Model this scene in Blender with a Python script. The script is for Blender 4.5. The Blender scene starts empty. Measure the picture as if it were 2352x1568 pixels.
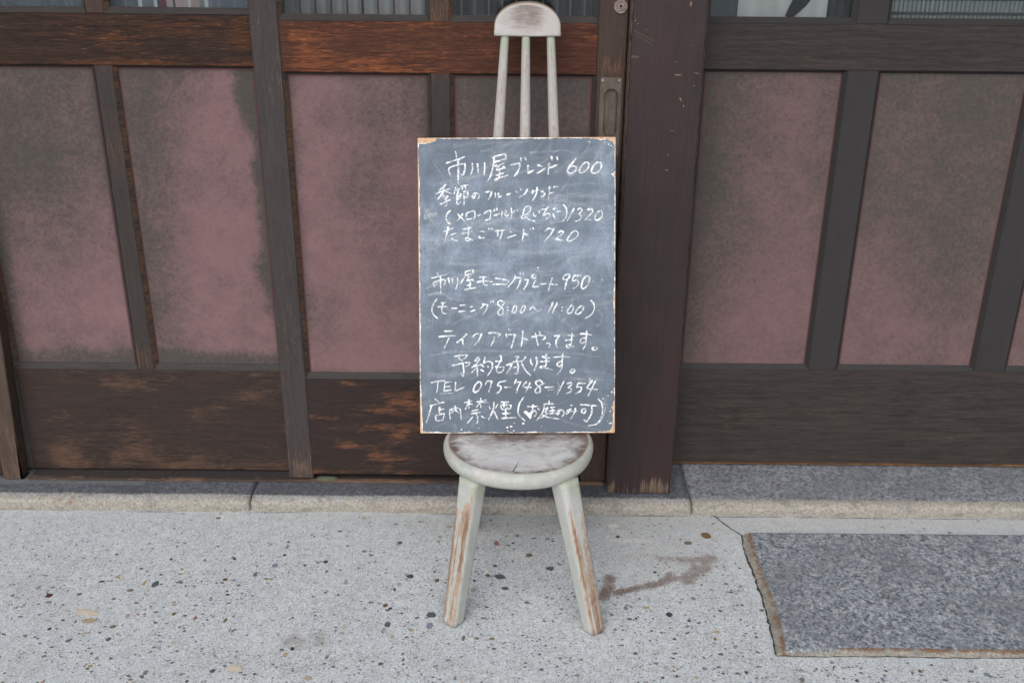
import bpy, bmesh, math, random
import numpy as np
from mathutils import Matrix, Vector
random.seed(7)
R = math.radians
sc = bpy.context.scene
COL = sc.collection

# ------------------------------------------------------------------ camera
cam_d = bpy.data.cameras.new('camera')
cam = bpy.data.objects.new('camera', cam_d)
COL.objects.link(cam)
cam_d.sensor_width = 36.0
cam_d.lens = 2287.0 / 2352.0 * 36.0
cam_d.clip_start, cam_d.clip_end = 0.05, 500.0
PITCH, ROLL = R(22.39), 0.0092
d_ = Vector((0, -math.sin(PITCH), -math.cos(PITCH)))
f_ = Vector((0, math.cos(PITCH), -math.sin(PITCH)))
x_ = Vector((1, 0, 0))
i_ = x_ * math.cos(ROLL) - d_ * math.sin(ROLL)
j_ = x_ * math.sin(ROLL) + d_ * math.cos(ROLL)
m = Matrix.Identity(4)
for k in range(3):
    m[k][0], m[k][1], m[k][2] = i_[k], -j_[k], -f_[k]
m[0][3], m[1][3], m[2][3] = 0.0, -2.232, 1.4
cam.matrix_world = m
cam_d.dof.use_dof = True
cam_d.dof.focus_distance = 2.16
cam_d.dof.aperture_fstop = 3.2
sc.camera = cam
sc.render.resolution_x, sc.render.resolution_y = 1024, 682

# ------------------------------------------------------------------ sky and light (overcast)
SUN_EL, SUN_AZ = R(38), R(194)          # azimuth measured clockwise from +Y: in front of the wall, a bit left
w = bpy.data.worlds.new('World')
sc.world = w
w.use_nodes = True
wn = w.node_tree.nodes
wl = w.node_tree.links
bg = wn['Background']
sky = wn.new('ShaderNodeTexSky')
sky.sky_type = 'NISHITA'
sky.sun_disc = False
sky.sun_elevation, sky.sun_rotation = SUN_EL, SUN_AZ
sky.air_density, sky.dust_density, sky.ozone_density = 1.0, 4.0, 1.0
hs = wn.new('ShaderNodeHueSaturation')
hs.inputs['Saturation'].default_value = 0.46     # cloud cover: pale sky
wl.new(sky.outputs[0], hs.inputs['Color'])
wl.new(hs.outputs[0], bg.inputs[0])
bg.inputs[1].default_value = 0.13
sun_d = bpy.data.lights.new('sun', 'SUN')
sun_d.energy, sun_d.angle, sun_d.color = 1.5, R(75), (0.99, 0.995, 1.0)
sun = bpy.data.objects.new('sun', sun_d)
COL.objects.link(sun)
sv = Vector((math.sin(SUN_AZ) * math.cos(SUN_EL), math.cos(SUN_AZ) * math.cos(SUN_EL), math.sin(SUN_EL)))
sun.rotation_euler = sv.to_track_quat('Z', 'Y').to_euler()
sc.view_settings.view_transform = 'Standard'
sc.view_settings.look = 'None'
sc.view_settings.exposure = 0.2
sc.view_settings.gamma = 1.0

# ------------------------------------------------------------------ numpy helpers
def hash2(ix, iy, seed):
    h = (ix.astype(np.int64) * 374761393 + iy.astype(np.int64) * 668265263 + seed * 1442695041) & 0x7fffffff
    h = ((h ^ (h >> 13)) * 1274126177) & 0x7fffffff
    return ((h ^ (h >> 16)) & 0xffff) / 65535.0

def vnoise(x, y, seed=0):
    x = np.asarray(x, float); y = np.asarray(y, float)
    ix, iy = np.floor(x), np.floor(y)
    fx, fy = x - ix, y - iy
    fx, fy = fx * fx * (3 - 2 * fx), fy * fy * (3 - 2 * fy)
    a, b = hash2(ix, iy, seed), hash2(ix + 1, iy, seed)
    c, d = hash2(ix, iy + 1, seed), hash2(ix + 1, iy + 1, seed)
    return (a * (1 - fx) + b * fx) * (1 - fy) + (c * (1 - fx) + d * fx) * fy

def fbm(x, y, seed=0, o=4):
    s, a, t = 0, 1.0, 0
    for k in range(o):
        s = s + a * vnoise(np.asarray(x) * 2 ** k, np.asarray(y) * 2 ** k, seed + k)
        t += a; a *= 0.5
    return s / t

def sstep(a, b, x):
    t = np.clip((np.asarray(x, float) - a) / (b - a), 0, 1)
    return t * t * (3 - 2 * t)

def blob(x, y, cx, cy, rx, ry):
    return np.exp(-(((x - cx) / rx) ** 2 + ((y - cy) / ry) ** 2))

def segd(x, y, pts):
    d = np.full(np.shape(x), 9.0)
    for (ax, ay), (bx, by) in zip(pts[:-1], pts[1:]):
        vx, vy = bx - ax, by - ay
        t = np.clip(((x - ax) * vx + (y - ay) * vy) / (vx * vx + vy * vy), 0, 1)
        d = np.minimum(d, np.hypot(x - ax - t * vx, y - ay - t * vy))
    return d

# ------------------------------------------------------------------ object helpers
def thing(name, label, cat, loc=(0, 0, 0), group=None):
    o = bpy.data.objects.new(name, None)
    o.empty_display_size = 0.1
    COL.objects.link(o)
    o.location = loc
    o['label'], o['category'], o['kind'] = label, cat, 'thing'
    if group: o['group'] = group
    return o

def tag(o, label=None, cat=None, group=None, kind=None):
    if label: o['label'] = label
    if cat: o['category'] = cat
    if group: o['group'] = group
    o['kind'] = kind or 'thing'
    return o

def mesh(name, V, F, mat, parent=None, attrs=None, smooth=False, base=None, color=None):
    """one mesh object; V in world metres (or the parent's own space when base is None and parent rotated)"""
    V = np.asarray(V, float)
    q = parent
    while q is not None and 'org' not in q.keys(): q = q.parent
    off = np.array(base) if base is not None else (np.array(q['org']) if q else np.zeros(3))
    me = bpy.data.meshes.new(name)
    me.from_pydata((V - off).tolist(), [], F)
    me.update()
    if attrs:
        for k, a in attrs.items():
            at = me.attributes.new(k, 'FLOAT', 'POINT')
            at.data.foreach_set('value', np.asarray(a, np.float32))
    if color is not None:
        at = me.attributes.new('tone', 'FLOAT_COLOR', 'POINT')
        at.data.foreach_set('color', np.asarray(color, np.float32).ravel())
    if smooth:
        me.polygons.foreach_set('use_smooth', [True] * len(me.polygons))
    for mm in (mat if isinstance(mat, (list, tuple)) else [mat]):
        me.materials.append(mm)
    o = bpy.data.objects.new(name, me)
    COL.objects.link(o)
    if parent: o.parent = parent
    elif base is not None: o.location = base
    if base is not None: o['org'] = list(base)
    return o

def root(name, label, cat, loc, group=None):
    t = thing(name, label, cat, loc, group)
    t['org'] = list(loc)
    return t

def lin(a, b, res, bev):
    n = max(1, int(round((b - a - 2 * bev) / res)))
    return np.concatenate([[a], np.linspace(a + bev, b - bev, n + 1), [b]])

def plank(name, x0, x1, z0, z1, yf, yb, mat, parent, attrs=None, res=0.03, bev=0.0015, warp=None, rough=0.0):
    xs, zs = lin(x0, x1, res, bev), lin(z0, z1, res, bev)
    nx, nz = len(xs), len(zs)
    X, Z = np.meshgrid(xs, zs)
    Y = np.full_like(X, yf)
    if rough: Y = Y + (fbm(X * 9, Z * 9, 5) - 0.5) * rough
    Y[0, :] += bev; Y[-1, :] += bev; Y[:, 0] += bev; Y[:, -1] += bev
    V = np.stack([X, Y, Z], -1).reshape(-1, 3)
    idx = np.arange(nx * nz).reshape(nz, nx)
    F = np.stack([idx[:-1, :-1], idx[:-1, 1:], idx[1:, 1:], idx[1:, :-1]], -1).reshape(-1, 4).tolist()
    ring = np.concatenate([idx[0, :], idx[1:, -1], idx[-1, -2::-1], idx[-2:0:-1, 0]])
    B = V[ring].copy(); B[:, 1] = yb
    n0 = len(V)
    V = np.concatenate([V, B])
    k = len(ring)
    for a in range(k):
        b = (a + 1) % k
        F.append([int(ring[b]), int(ring[a]), n0 + a, n0 + b])
    F.append([n0 + a for a in range(k)][::-1])
    A = {}
    for kk, fn in (attrs or {}).items():
        A[kk] = np.broadcast_to(fn(V[:, 0], V[:, 2]), (len(V),))
    if warp is not None: V = warp(V)
    return mesh(name, V, F, mat, parent, A)

def bead(name, x0, x1, z0, z1, wl_, wr, wb, wt, yf, yp, mat, parent):
    """mitred sloping bead round a panel or a pane"""
    o = [(x0, z0), (x1, z0), (x1, z1), (x0, z1)]
    i = [(x0 + wl_, z0 + wb), (x1 - wr, z0 + wb), (x1 - wr, z1 - wt), (x0 + wl_, z1 - wt)]
    V, F = [], []
    for k in range(4):
        a, b = k, (k + 1) % 4
        n = len(V)
        V += [(o[a][0], yf, o[a][1]), (o[b][0], yf, o[b][1]), (i[b][0], yp - 0.0015, i[b][1]), (i[a][0], yp - 0.0015, i[a][1]),
              (o[a][0], yp + 0.004, o[a][1]), (o[b][0], yp + 0.004, o[b][1]), (i[b][0], yp + 0.004, i[b][1]), (i[a][0], yp + 0.004, i[a][1])]
        F += [[n, n + 1, n + 2, n + 3], [n + 3, n + 2, n + 6, n + 7], [n + 1, n, n + 4, n + 5], [n + 5, n + 4, n + 7, n + 6]]
    wr_ = np.repeat([-.1, .05, 0, .62], 8)
    return mesh(name, V, F, mat, parent, {'wear': wr_})

def tube(name, P, rad, mat, parent, sides=16, sub=8, prof=None, attrs=None, cap=True):
    """tapered bar along the points P (list of 3-D points), rad one radius per point, prof(angle) shapes the section"""
    P = [Vector(p) for p in P]
    pts, rr = [], []
    for k in range(len(P) - 1):
        for s in range(sub):
            t = s / sub
            pts.append(P[k].lerp(P[k + 1], t)); rr.append(rad[k] * (1 - t) + rad[k + 1] * t)
    pts.append(P[-1]); rr.append(rad[-1])
    V, F, A, T = [], [], [], []
    for k, p in enumerate(pts):
        d = (pts[min(k + 1, len(pts) - 1)] - pts[max(k - 1, 0)]).normalized()
        u = Vector((1, 0, 0)); u = (u - d * u.dot(d)).normalized(); v = d.cross(u)
        for s in range(sides):
            an = 2 * math.pi * s / sides
            q = rr[k] * (prof(an) if prof else 1.0)
            V.append(p + u * (q * math.cos(an)) + v * (q * math.sin(an)))
            A.append(an); T.append(k / (len(pts) - 1))
    n = len(pts)
    for k in range(n - 1):
        for s in range(sides):
            a, b = k * sides + s, k * sides + (s + 1) % sides
            F.append([a, b, b + sides, a + sides])
    if cap:
        F.append([s for s in range(sides)][::-1]); F.append([(n - 1) * sides + s for s in range(sides)])
    at = attrs(np.array(A), np.array(T)) if attrs else None
    return mesh(name, [tuple(v) for v in V], F, mat, parent, at, smooth=True)

# ------------------------------------------------------------------ node materials
class M:
    def __init__(s, name, rough=0.6, spec=0.3):
        s.m = bpy.data.materials.new(name); s.m.use_nodes = True
        s.t = s.m.node_tree; s.n = s.t.nodes; s.l = s.t.links
        s.b = s.n['Principled BSDF']
        s.b.inputs['Roughness'].default_value = rough
        s.b.inputs['Specular IOR Level'].default_value = spec
        s.co = s.n.new('ShaderNodeTexCoord').outputs['Object']
    def put(s, sock, v):
        if hasattr(v, 'is_output') or hasattr(v, 'links'): s.l.new(v, sock)
        else:
            if isinstance(v, (tuple, list)) and len(v) == 3 and len(sock.default_value) == 4: v = (*v, 1)
            sock.default_value = v
    def map(s, sx, sy, sz, loc=(0, 0, 0), vec=None):
        n = s.n.new('ShaderNodeMapping'); n.inputs['Scale'].default_value = (sx, sy, sz); n.inputs['Location'].default_value = loc
        s.l.new(vec or s.co, n.inputs['Vector']); return n.outputs[0]
    def noise(s, vec=None, scale=5, detail=4, rough=0.55, dist=0.0):
        n = s.n.new('ShaderNodeTexNoise')
        n.inputs['Scale'].default_value = scale; n.inputs['Detail'].default_value = detail
        n.inputs['Roughness'].default_value = rough; n.inputs['Distortion'].default_value = dist
        s.l.new(vec or s.co, n.inputs['Vector']); return n.outputs['Fac']
    def voro(s, vec=None, scale=5, out='Distance', rnd=1.0):
        n = s.n.new('ShaderNodeTexVoronoi'); n.inputs['Scale'].default_value = scale; n.inputs['Randomness'].default_value = rnd
        s.l.new(vec or s.co, n.inputs['Vector']); return n.outputs[out]
    def math(s, op, a, b=0.0, clamp=False):
        n = s.n.new('ShaderNodeMath'); n.operation = op; n.use_clamp = clamp
        s.put(n.inputs[0], a); s.put(n.inputs[1], b); return n.outputs[0]
    def add(s, *v):
        r = v[0]
        for q in v[1:]: r = s.math('ADD', r, q)
        return r
    def mul(s, a, b): return s.math('MULTIPLY', a, b)
    def ss(s, x, a, b, to=(0.0, 1.0)):
        n = s.n.new('ShaderNodeMapRange'); n.interpolation_type = 'SMOOTHSTEP'
        s.put(n.inputs['Value'], x)
        n.inputs['From Min'].default_value = a; n.inputs['From Max'].default_value = b
        n.inputs['To Min'].default_value, n.inputs['To Max'].default_value = to
        return n.outputs[0]
    def mix(s, f, a, b, mode='MIX'):
        n = s.n.new('ShaderNodeMix'); n.data_type = 'RGBA'; n.blend_type = mode
        s.put(n.inputs[0], f); s.put(n.inputs[6], a); s.put(n.inputs[7], b); return n.outputs[2]
    def ramp(s, f, stops):
        n = s.n.new('ShaderNodeValToRGB'); e = n.color_ramp.elements
        while len(e) < len(stops): e.new(0.5)
        for q, (p, c) in zip(e, stops): q.position = p; q.color = (*c, 1)
        s.put(n.inputs[0], f); return n.outputs[0]
    def attr(s, name, out='Fac'):
        n = s.n.new('ShaderNodeAttribute'); n.attribute_name = name; return n.outputs[out]
    def sep(s, vec=None):
        n = s.n.new('ShaderNodeSeparateXYZ'); s.l.new(vec or s.co, n.inputs[0]); return n.outputs
    def color(s, c): s.put(s.b.inputs['Base Color'], c)
    def rough(s, v): s.put(s.b.inputs['Roughness'], v)
    def bump(s, h, strength=0.3, dist=0.002):
        n = s.n.new('ShaderNodeBump'); n.inputs['Strength'].default_value = strength; n.inputs['Distance'].default_value = dist
        s.put(n.inputs['Height'], h); s.l.new(n.outputs[0], s.b.inputs['Normal'])

def lum(c, k): return tuple(q * k for q in c)

def wood(name, dark, mid, worn, speck, axis='x', wear0=0.0, rough=0.62, seed=0.0, grain=1.0, speck_amt=1.0):
    """old stained timber: dark stain, rubbed-through patches (attribute wear), pale scratches along the grain"""
    k = M(name, rough + .1, 0.10)
    g = (lambda a, b: k.map(a, 60, b, (seed, seed * 1.7, seed * .6))) if axis == 'x' else (lambda a, b: k.map(b, 60, a, (seed, seed * 1.7, seed * .6)))
    fine = k.noise(g(30, 380), 1.0, 4, 0.72)
    med = k.noise(g(7, 110), 1.0, 5, 0.65, 0.4)
    blot = k.noise(k.map(1, 1, 1, (seed, 0, seed)), 9, 6, 0.65)
    base = k.mix(k.ss(k.add(k.mul(fine, .55 * grain), k.mul(med, .45)), .36, .64), dark, mid)
    base = k.mix(k.mul(k.ss(blot, .5, .72), .4), base, lum(dark, .72))
    wv = k.add(k.attr('wear'), wear0, k.mul(k.add(fine, -.5), 2.1), k.mul(k.add(blot, -.5), 1.0), k.mul(k.add(med, -.5), 1.1))
    mask = k.ss(wv, .28, .80)
    base = k.mix(k.mul(mask, .9), base, worn)
    sp = k.ss(k.add(k.noise(g(38, 480), 1.0, 2, .6), k.mul(wv, .13)), .66, .76)
    base = k.mix(k.mul(sp, .7 * speck_amt), base, speck)
    k.color(base)
    k.rough(k.ss(mask, 0, 1, (rough - .08, rough + .18)))
    k.bump(k.add(k.mul(fine, .6), k.mul(med, .5), k.mul(sp, -.4)), .35, .0015)
    return k.m

G = 1.0
WM = {}
WM['railA'] = wood('brown_rail_timber', (0.0171, 0.0110, 0.0091), (0.0410, 0.0234, 0.0176), (0.0678, 0.0291, 0.0162), (0.1425, 0.0665, 0.0352), 'x', .12, seed=1.3)
WM['railB'] = wood('reddish_rail_timber', (0.0360, 0.0155, 0.0106), (0.0858, 0.0344, 0.0218), (0.1604, 0.0553, 0.0247), (0.2732, 0.1055, 0.0493), 'x', .16, seed=4.1)
WM['stile'] = wood('dark_stile_timber', (0.0404, 0.0349, 0.0355), (0.0530, 0.0453, 0.0447), (0.1071, 0.0714, 0.0557), (0.1856, 0.1285, 0.0928), 'z', -.02, seed=2.2, speck_amt=.6)
WM['boardA'] = wood('kick_board_timber', (0.0282, 0.0215, 0.0198), (0.0418, 0.0292, 0.0248), (0.0791, 0.0482, 0.0352), (0.1790, 0.0965, 0.0573), 'x', -.02, seed=7.7, speck_amt=.6)
WM['boardB'] = wood('scuffed_kick_board_timber', (0.0242, 0.0189, 0.0185), (0.0376, 0.0258, 0.0225), (0.1277, 0.0578, 0.0331), (0.2043, 0.1062, 0.0603), 'x', -.05, seed=9.4, speck_amt=.6)
WM['bead'] = wood('grey_bead_timber', (.032, .029, .029), (.045, .041, .040), (.105, .060, .036), (.17, .10, .06), 'x', -.08, seed=3.3, speck_amt=.5)
WM['mull'] = wood('dark_mullion_timber', (0.0341, 0.0289, 0.0289), (0.0459, 0.0380, 0.0360), (0.0936, 0.0499, 0.0312), (0.1872, 0.0998, 0.0562), 'z', -.05, seed=5.5, speck_amt=.4)
WM['frameE'] = wood('charcoal_frame_timber', (0.0282, 0.0247, 0.0237), (0.0513, 0.0416, 0.0381), (0.0659, 0.0500, 0.0405), (0.1008, 0.0740, 0.0581), 'x', -.10, seed=6.1, speck_amt=.25, grain=.9)
WM['mullE'] = wood('charcoal_mullion_timber', (0.0329, 0.0309, 0.0319), (0.0386, 0.0360, 0.0366), (0.0489, 0.0443, 0.0412), (0.0721, 0.0618, 0.0566), 'z', -.25, seed=6.9, speck_amt=.12, grain=.7)
WM['rstile'] = wood('brown_lock_stile_timber', (0.0412, 0.0299, 0.0262), (0.0611, 0.0424, 0.0362), (0.1248, 0.0655, 0.0406), (0.2122, 0.1248, 0.0749), 'z', -.02, seed=8.2, speck_amt=.6)
WM['sill'] = wood('sill_timber', (0.0422, 0.0340, 0.0313), (0.0680, 0.0490, 0.0394), (0.1428, 0.0850, 0.0598), (0.2040, 0.1360, 0.1020), 'x', .05, seed=11.0)
WM['left'] = wood('bare_brown_timber', (0.0544, 0.0397, 0.0333), (0.0800, 0.0563, 0.0448), (0.1216, 0.0800, 0.0576), (0.1792, 0.1216, 0.0896), 'z', .0, seed=12.0, speck_amt=.4)
WM['orange'] = wood('orange_edge_timber', (0.0660, 0.0360, 0.0180), (0.1200, 0.0600, 0.0270), (0.1920, 0.0960, 0.0360), (0.2400, 0.1320, 0.0600), 'x', .2, seed=13.0)

def panel_mat(name, pink, grey, seed):
    k = M(name, .75, .1)
    v = k.map(1, 1, 1, (seed, seed, seed))
    a = k.attr('pink')
    n1, n2, n3 = k.noise(v, 16, 7, .68, .3), k.noise(v, 120, 4, .7), k.noise(v, 380, 2, .6)
    x = k.add(a, k.mul(k.add(n1, -.5), .55), k.mul(k.add(n2, -.5), 1.1), k.mul(k.add(n3, -.5), .85))
    mk = k.mul(k.ss(x, -.05, 1.05), .94)
    fl = k.mul(k.ss(k.add(k.noise(v, 46, 4, .65, .6), k.mul(n3, .15)), .70, .80), .75)
    mk = k.math('MAXIMUM', mk, k.mul(fl, k.attr('fleck')))
    c = k.mix(mk, k.mix(k.ss(n2, .3, .7), lum(grey, .93), lum(grey, 1.07)), k.mix(k.ss(n1, .3, .7), lum(pink, .93), lum(pink, 1.05)))
    dust = k.ss(k.noise(v, 700, 2, .5), .68, .76)
    c = k.mix(k.mul(dust, .22), c, (0.1950, 0.1725, 0.1650))
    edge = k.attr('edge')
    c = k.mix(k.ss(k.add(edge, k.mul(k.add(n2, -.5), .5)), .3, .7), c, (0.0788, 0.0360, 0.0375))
    k.color(c)
    k.bump(k.add(n2, n3), .06, .001)
    return k.m

PINK, GREY = (0.1711, 0.1027, 0.1087), (0.0614, 0.0550, 0.0513)
WM['panel'] = panel_mat('pink_painted_panel', PINK, GREY, 3.0)
WM['panelE'] = panel_mat('grey_grimed_panel', lum(PINK, .90), (0.0634, 0.0573, 0.0521), 9.0)

def simple(name, col, rough=.6, spec=.3, var=.12, scale=60, metal=0.0):
    k = M(name, rough, spec)
    k.color(k.mix(k.ss(k.noise(None, scale, 4), .3, .7), lum(col, 1 - var), lum(col, 1 + var)))
    k.b.inputs['Metallic'].default_value = metal
    return k.m

WM['dark'] = simple('dark_gap', (.012, .011, .011), .9, .1)
WM['crack'] = simple('crack_dirt', (.055, .053, .052), .95, .05)
WM['room'] = simple('dim_room', (.06, .058, .055), .9, .1)

def glass_mat():
    m_ = bpy.data.materials.new('window_glass'); m_.use_nodes = True
    n, l = m_.node_tree.nodes, m_.node_tree.links
    n.remove(n['Principled BSDF'])
    tr, gl, mx, fr = (n.new('ShaderNode' + q) for q in ('BsdfTransparent', 'BsdfGlossy', 'MixShader', 'Fresnel'))
    tr.inputs[0].default_value = (.86, .89, .90, 1)
    gl.inputs['Roughness'].default_value = .03
    fr.inputs[0].default_value = 1.5
    l.new(fr.outputs[0], mx.inputs[0]); l.new(tr.outputs[0], mx.inputs[1]); l.new(gl.outputs[0], mx.inputs[2])
    l.new(mx.outputs[0], n['Material Output'].inputs[0])
    return m_
WM['glass'] = glass_mat()

def tone_mat(name, rough=.8, amt=.15, scale=300, spec=.2):
    k = M(name, rough, spec)
    k.color(k.mix(k.ss(k.noise(None, scale, 3), .3, .7), k.mix(amt, k.attr('tone', 'Color'), (0, 0, 0)), k.attr('tone', 'Color')))
    return k.m
WM['cloth'] = tone_mat('curtain_cloth', .85, .12, 400)
WM['pebble'] = tone_mat('pebble_stone', .55, .35, 500, .3)

# ------------------------------------------------------------------ ground: concrete pavement
def concrete():
    k = M('exposed_concrete', .9, .12)
    f1, f2, f3 = k.noise(None, 1100, 2, .6), k.noise(None, 330, 3, .65), k.noise(None, 5, 5, .6)
    f4 = k.noise(None, 38, 4, .6)
    f5 = k.noise(k.map(1, 1, 1, (3, 5, 1)), 210, 3, .7)
    base = k.mix(k.ss(f3, .3, .7), (0.4593, 0.5032, 0.5302), (0.5198, 0.5587, 0.5784))
    base = k.mix(k.mul(k.ss(f4, .40, .62), .55), base, (.375, .392, .405))
    grime = k.noise(k.map(1, 1.6, 1, (9, 2, 0)), 3.2, 6, .68, .5)
    base = k.mix(k.mul(k.ss(grime, .50, .68), .40), base, (.33, .335, .33))
    base = k.mix(k.mul(k.ss(f1, .54, .68), .8), base, (.70, .73, .77))
    base = k.mix(k.mul(k.ss(f1, .46, .35), .65), base, (.235, .25, .275))
    base = k.mix(k.mul(k.ss(f2, .55, .61), .7), base, (.17, .185, .205))
    base = k.mix(k.mul(k.ss(f2, .46, .38), .6), base, (.62, .645, .67))
    base = k.mix(k.mul(k.ss(f5, .575, .63), .6), base, (.235, .235, .232))
    base = k.mix(k.mul(k.ss(f5, .44, .36), .6), base, (.66, .68, .70))
    st = k.ss(k.add(k.attr('stain'), k.mul(k.add(f2, -.5), 2.2), k.mul(k.add(f1, -.5), 1.6), k.mul(k.add(f4, -.5), 1.2)), .30, .80)
    base = k.mix(k.mul(st, k.ss(k.add(f2, k.mul(f1, .4)), .80, .66, (.45, 1.0))), base, (.125, .066, .042))
    dp = k.ss(k.add(k.attr('damp'), k.mul(k.add(f4, -.5), .9), k.mul(k.add(f2, -.5), .5)), .3, .9)
    base = k.mix(k.mul(dp, .55), base, (.235, .215, .19))
    wp = k.attr('warm')
    base = k.mix(k.mul(wp, .5), base, (.375, .375, .37))
    pale = k.ss(k.add(k.attr('pale'), k.mul(k.add(f2, -.5), .9), k.mul(k.add(f4, -.5), .6)), .4, .9)
    base = k.mix(k.mul(pale, .5), base, (.62, .62, .62))
    k.color(base)
    k.bump(k.add(k.mul(f1, .5), k.mul(f2, .8)), .30, .0015)
    return k.m
WM['concrete'] = concrete()

xs = np.concatenate([[-30, -8, -3], np.arange(-1.7, 1.7001, .009), [3, 8, 30]])
ys = np.concatenate([[-30, -8, -3], np.arange(-1.35, .0501, .009)])
X, Y = np.meshgrid(xs, ys)
Zg = (fbm(X * 2.2, Y * 2.2, 31, 4) - .5) * .004 * (np.abs(X) < 1.8) * (Y > -1.5)
V = np.stack([X, Y, Zg - .002], -1).reshape(-1, 3)
idx = np.arange(X.size).reshape(X.shape)
F = np.stack([idx[:-1, :-1], idx[:-1, 1:], idx[1:, 1:], idx[1:, :-1]], -1).reshape(-1, 4).tolist()
gx, gy = V[:, 0], V[:, 1]
stain = np.zeros(len(V))
for pts, wd, a in (([(.245, -.335), (.301, -.317), (.341, -.304), (.374, -.284), (.406, -.277), (.439, -.264)], .010, .95),
                   ([(.365, -.295), (.378, -.262)], .010, .8),
                   ([(.419, -.287), (.437, -.251), (.468, -.231), (.483, -.20)], .017, .9),
                   ([(.362, -.199), (.409, -.202), (.444, -.206), (.487, -.192)], .009, .8),
                   ([(.43, -.21), (.47, -.215)], .018, .75),
                   ([(.232, -.280), (.230, -.322), (.213, -.352)], .014, .95)):
    stain = np.maximum(stain, a * sstep(wd * 1.9, wd * .45, segd(gx, gy, pts)))
damp = .75 * blob(gx, gy, -.468, -.517, .045, .035) + .8 * blob(gx, gy, -.403, -.511, .022, .03) + .65 * blob(gx, gy, -.43, -.60, .05, .03) + .8 * blob(gx, gy, -.365, -.573, .014, .016) \
    + .4 * blob(gx, gy, -1.05, -.30, .10, .05) + .35 * blob(gx, gy, -.15, -.10, .10, .03)
warm = .8 * sstep(-.26, .0, gy + (fbm(gx * 5, gy * 5, 3) - .5) * .12) * sstep(-.9, .3, gx) + .3 * sstep(-.12, 0, gy) + .6 * blob(gx, gy, .40, -.22, .16, .10)
pale = .9 * blob(gx, gy, .30, -.125, .09, .014) + .7 * blob(gx, gy, .02, -.19, .06, .04) + .6 * blob(gx, gy, .36, -.155, .05, .012) + .45 * blob(gx, gy, .60, -.30, .05, .30)
pave = mesh('pavement', V, F, WM['concrete'], None, {'stain': stain, 'damp': damp, 'warm': np.clip(warm, 0, 1), 'pale': pale}, smooth=True)
tag(pave, 'pale concrete pavement with small stones showing in its worn surface', None, None, 'structure')

def ground_z(x, y): return float((fbm(np.array([x * 2.2]), np.array([y * 2.2]), 31, 4)[0] - .5) * .004 - .002)

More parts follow.
